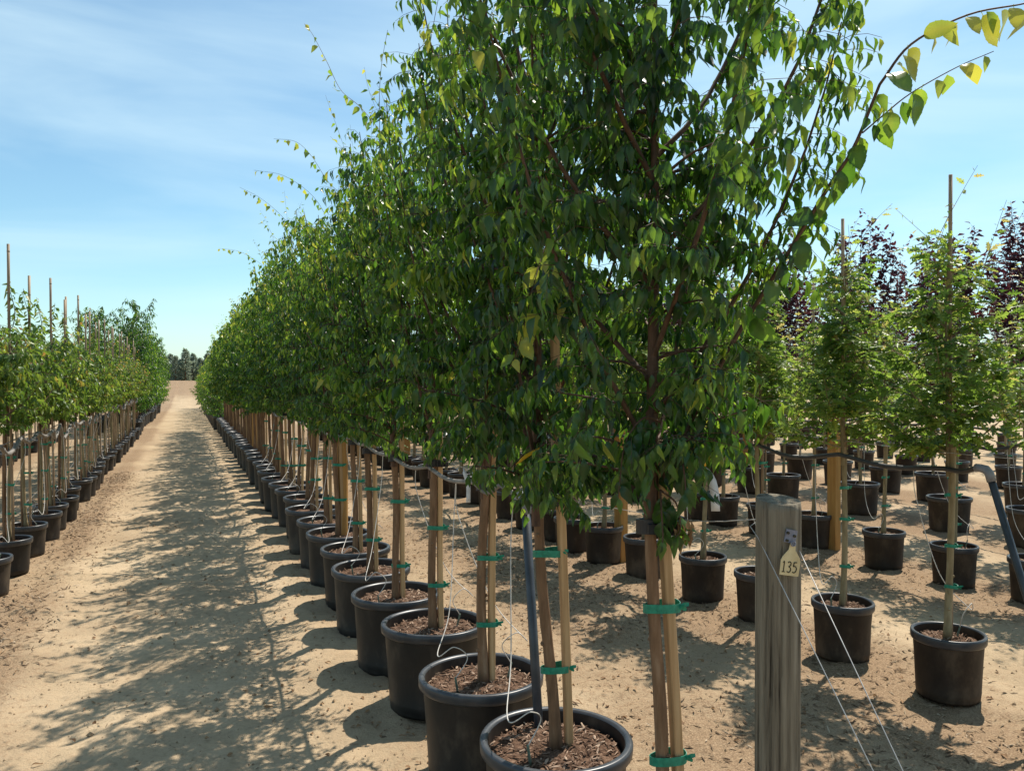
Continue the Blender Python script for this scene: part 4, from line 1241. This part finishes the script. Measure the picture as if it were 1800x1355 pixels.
strip_tag([(.955, 2.30, 1.29), (.985, 2.29, 1.315), (1.035, 2.30, 1.335)], .015, M["yellow_tag"], "yellow strap tag slanting left above the black clamped trunk in the largest pot", "strap_tag", (.3, .2, 1))
strip_tag([(.985, 2.90, 1.215), (.99, 2.89, 1.19), (1.00, 2.885, 1.15), (1.00, 2.885, 1.085)], .016, M["white_tag"], "white strip tag hanging left of the second potted trunk behind the post", "plant_tag", CR)

# withered leaves still hanging on the nearest trunk's clamp
rng = np.random.default_rng(77)
dry = [single_leaf("withered_leaf", OVATE_HI, M["dry_leaf"], t) for t in (.2, .6, .95)]
root0 = [o for o in COL.objects if o.get("label") == R0_LABELS[0]][0]
for i in range(9):
    p = np.array([.012 + rng.uniform(-.02, .035), -.046 + rng.uniform(-.012, .006), 1.215 + rng.uniform(-.025, .02)])
    d = np.array([rng.uniform(-.1, .5), rng.uniform(-.4, .1), -1]); d /= np.linalg.norm(d)
    nn = np.array([rng.normal(), -1, rng.normal()]); nn -= d * nn.dot(d); nn /= np.linalg.norm(nn)
    s = np.cross(nn, d); L = rng.uniform(.045, .065); W = L * .3
    o = obj("withered_leaf", dry[i % 3], root0)
    o.matrix_basis = Matrix(((d[0] * L, s[0] * W, nn[0] * L, p[0]), (d[1] * L, s[1] * W, nn[1] * L, p[1]), (d[2] * L, s[2] * W, nn[2] * L, p[2]), (0, 0, 0, 1)))

# ------------------------------------------------------------------ litter on the ground
def litter():
    rng = np.random.default_rng(31); mb = MB()
    def put(xf, y0, y1, n, l0, l1, powr=1.0):
        for i in range(n):
            y = y0 + (y1 - y0) * rng.uniform(0, 1) ** powr; x = xf(y)
            dens = vnoise(np.array([x * 1.1]), np.array([y * 1.1]), 11)[0]
            if rng.uniform() > dens * 1.3: continue
            chip(mb, rng, (x, y, gz(x, y) + .003), rng.uniform(l0, l1), 0, .2)
    put(lambda y: 3.3 + rng.normal(0, .42), 1.8, 9, 6500, .015, .055)
    put(lambda y: 5.3 + rng.normal(0, .42), 3, 9, 3500, .018, .06)
    put(lambda y: 2.3 + rng.normal(0, .5), 1.5, 8, 4200, .014, .055)
    put(lambda y: 1.1 + rng.normal(0, .3), 1.0, 9, 1500, .010, .035)
    put(lambda y: -1.02 + rng.normal(0, .16), 5.0, 15, 6500, .015, .065)
    put(lambda y: rng.uniform(-.95, .9), 1.7, 9, 1100, .008, .028, 1.4)
    o = obj("wood_chips", mb.build("wood_chips", [M["litter"]], False))
    tag(o, "scattered wood chips and dry leaf bits on the sandy soil", "litter", kind="stuff")
    lvf = Leaves(); n = 1500
    yy = 1.3 + 9 * rng.uniform(0, 1, n) ** 1.2
    xx = np.where(rng.uniform(0, 1, n) < .6, rng.normal(1.5, .9, n), rng.uniform(-1.2, 5.5, n))
    P = np.stack([xx, yy, ground_height(xx, yy) + .006], 1)
    a = rng.uniform(0, 6.28, n)
    lvf.add(P, np.stack([np.cos(a), np.sin(a), rng.normal(.1, .25, n)], 1), np.array([0, 0, 1.0]) + rng.normal(0, .35, (n, 3)), rng.uniform(.02, .05, n), rng.uniform(.008, .02, n), rng.uniform(0, 1, n))
    o = obj("fallen_leaves", leaves_mesh("fallen_leaves", lvf.cat(), OVATE_MID, M["dry_leaf"]))
    tag(o, "small dry brown leaves fallen on the sand around the pots", "litter", kind="stuff")
    # soil crumbs
    mb = MB()
    for i in range(5200):
        y = 1.4 + 8 * rng.uniform() ** 1.5; x = rng.uniform(-1.3, 4.3)
        r = rng.uniform(.002, .008) * (2.2 if rng.uniform() < .05 else 1)
        c = np.array([x, y, gz(x, y) + r * .3])
        V = c + np.array([(1, 0, 0), (-1, 0, 0), (0, 1, 0), (0, -1, 0), (0, 0, .8), (0, 0, -.8)]) * r * rng.uniform(.6, 1.2, (6, 3))
        mb.add(V, [(0, 2, 4), (2, 1, 4), (1, 3, 4), (3, 0, 4), (2, 0, 5), (1, 2, 5), (3, 1, 5), (0, 3, 5)])
    o = obj("soil_crumbs", mb.build("soil_crumbs", [M["soil"]], False))
    tag(o, "small crumbs of dry sandy soil strewn over the lane", "soil crumbs", kind="stuff")
litter()

# ------------------------------------------------------------------ far trees that close the lane
def far_tree_mesh(seed, h):
    rng = np.random.default_rng(seed); lv = Leaves()
    n = 900
    z = h * (.02 + .98 * rng.uniform(0, 1, n) ** .9)
    f = z / h
    rad = h * .23 * np.clip((1.06 - f) * 2.2, .05, 1) * (.6 + .4 * rng.uniform(0, 1, n)) * (.75 + .5 * vnoise(f * 9 + seed, f * 0 + 3, seed))
    a = rng.uniform(0, 6.28, n); q = np.sqrt(rng.uniform(.05, 1, n))
    P = np.stack([np.cos(a) * rad * q, np.sin(a) * rad * q, z], 1)
    D = np.stack([np.cos(a), np.sin(a), rng.normal(.5, .5, n)], 1) + rng.normal(0, .4, (n, 3))
    lv.add(P, D, rng.normal(0, 1, (n, 3)), rng.uniform(.18, .38, n), rng.uniform(.1, .2, n), rng.uniform(0, 1, n))
    lv.cat()
    me = leaves_mesh("crown", lv, OVATE_LO, M["far_leaf"])
    mb = MB(); tube(mb, [(0, 0, -.3), (0, 0, h * .5), (0, 0, h * .9)], [.11, .07, .02], 6)
    return me, mb.build("trunk", [M["bark"]])
FT = [far_tree_mesh(800 + i, h) for i, h in enumerate((2.9, 3.4, 2.6, 3.8))]
rf = random.Random(8)
for i in range(90):
    x = -10 + i * .36 + rf.uniform(-.3, .3); y = 118 + rf.uniform(-4, 6)
    root = empty("far_tree", (x, y, gz(x, y) - .1))
    tag(root, "small dark pointed tree in the distant line closing the end of the lane", "tree", "distant tree line at the end of the lane")
    q = FT[i % 4]; s = rf.uniform(.85, 1.15)
    a = obj("crown", q[0], root, rz=rf.uniform(0, 6)); tag(a, kind="stuff"); b = obj("trunk", q[1], root)
    a.scale = b.scale = (s, s, s)
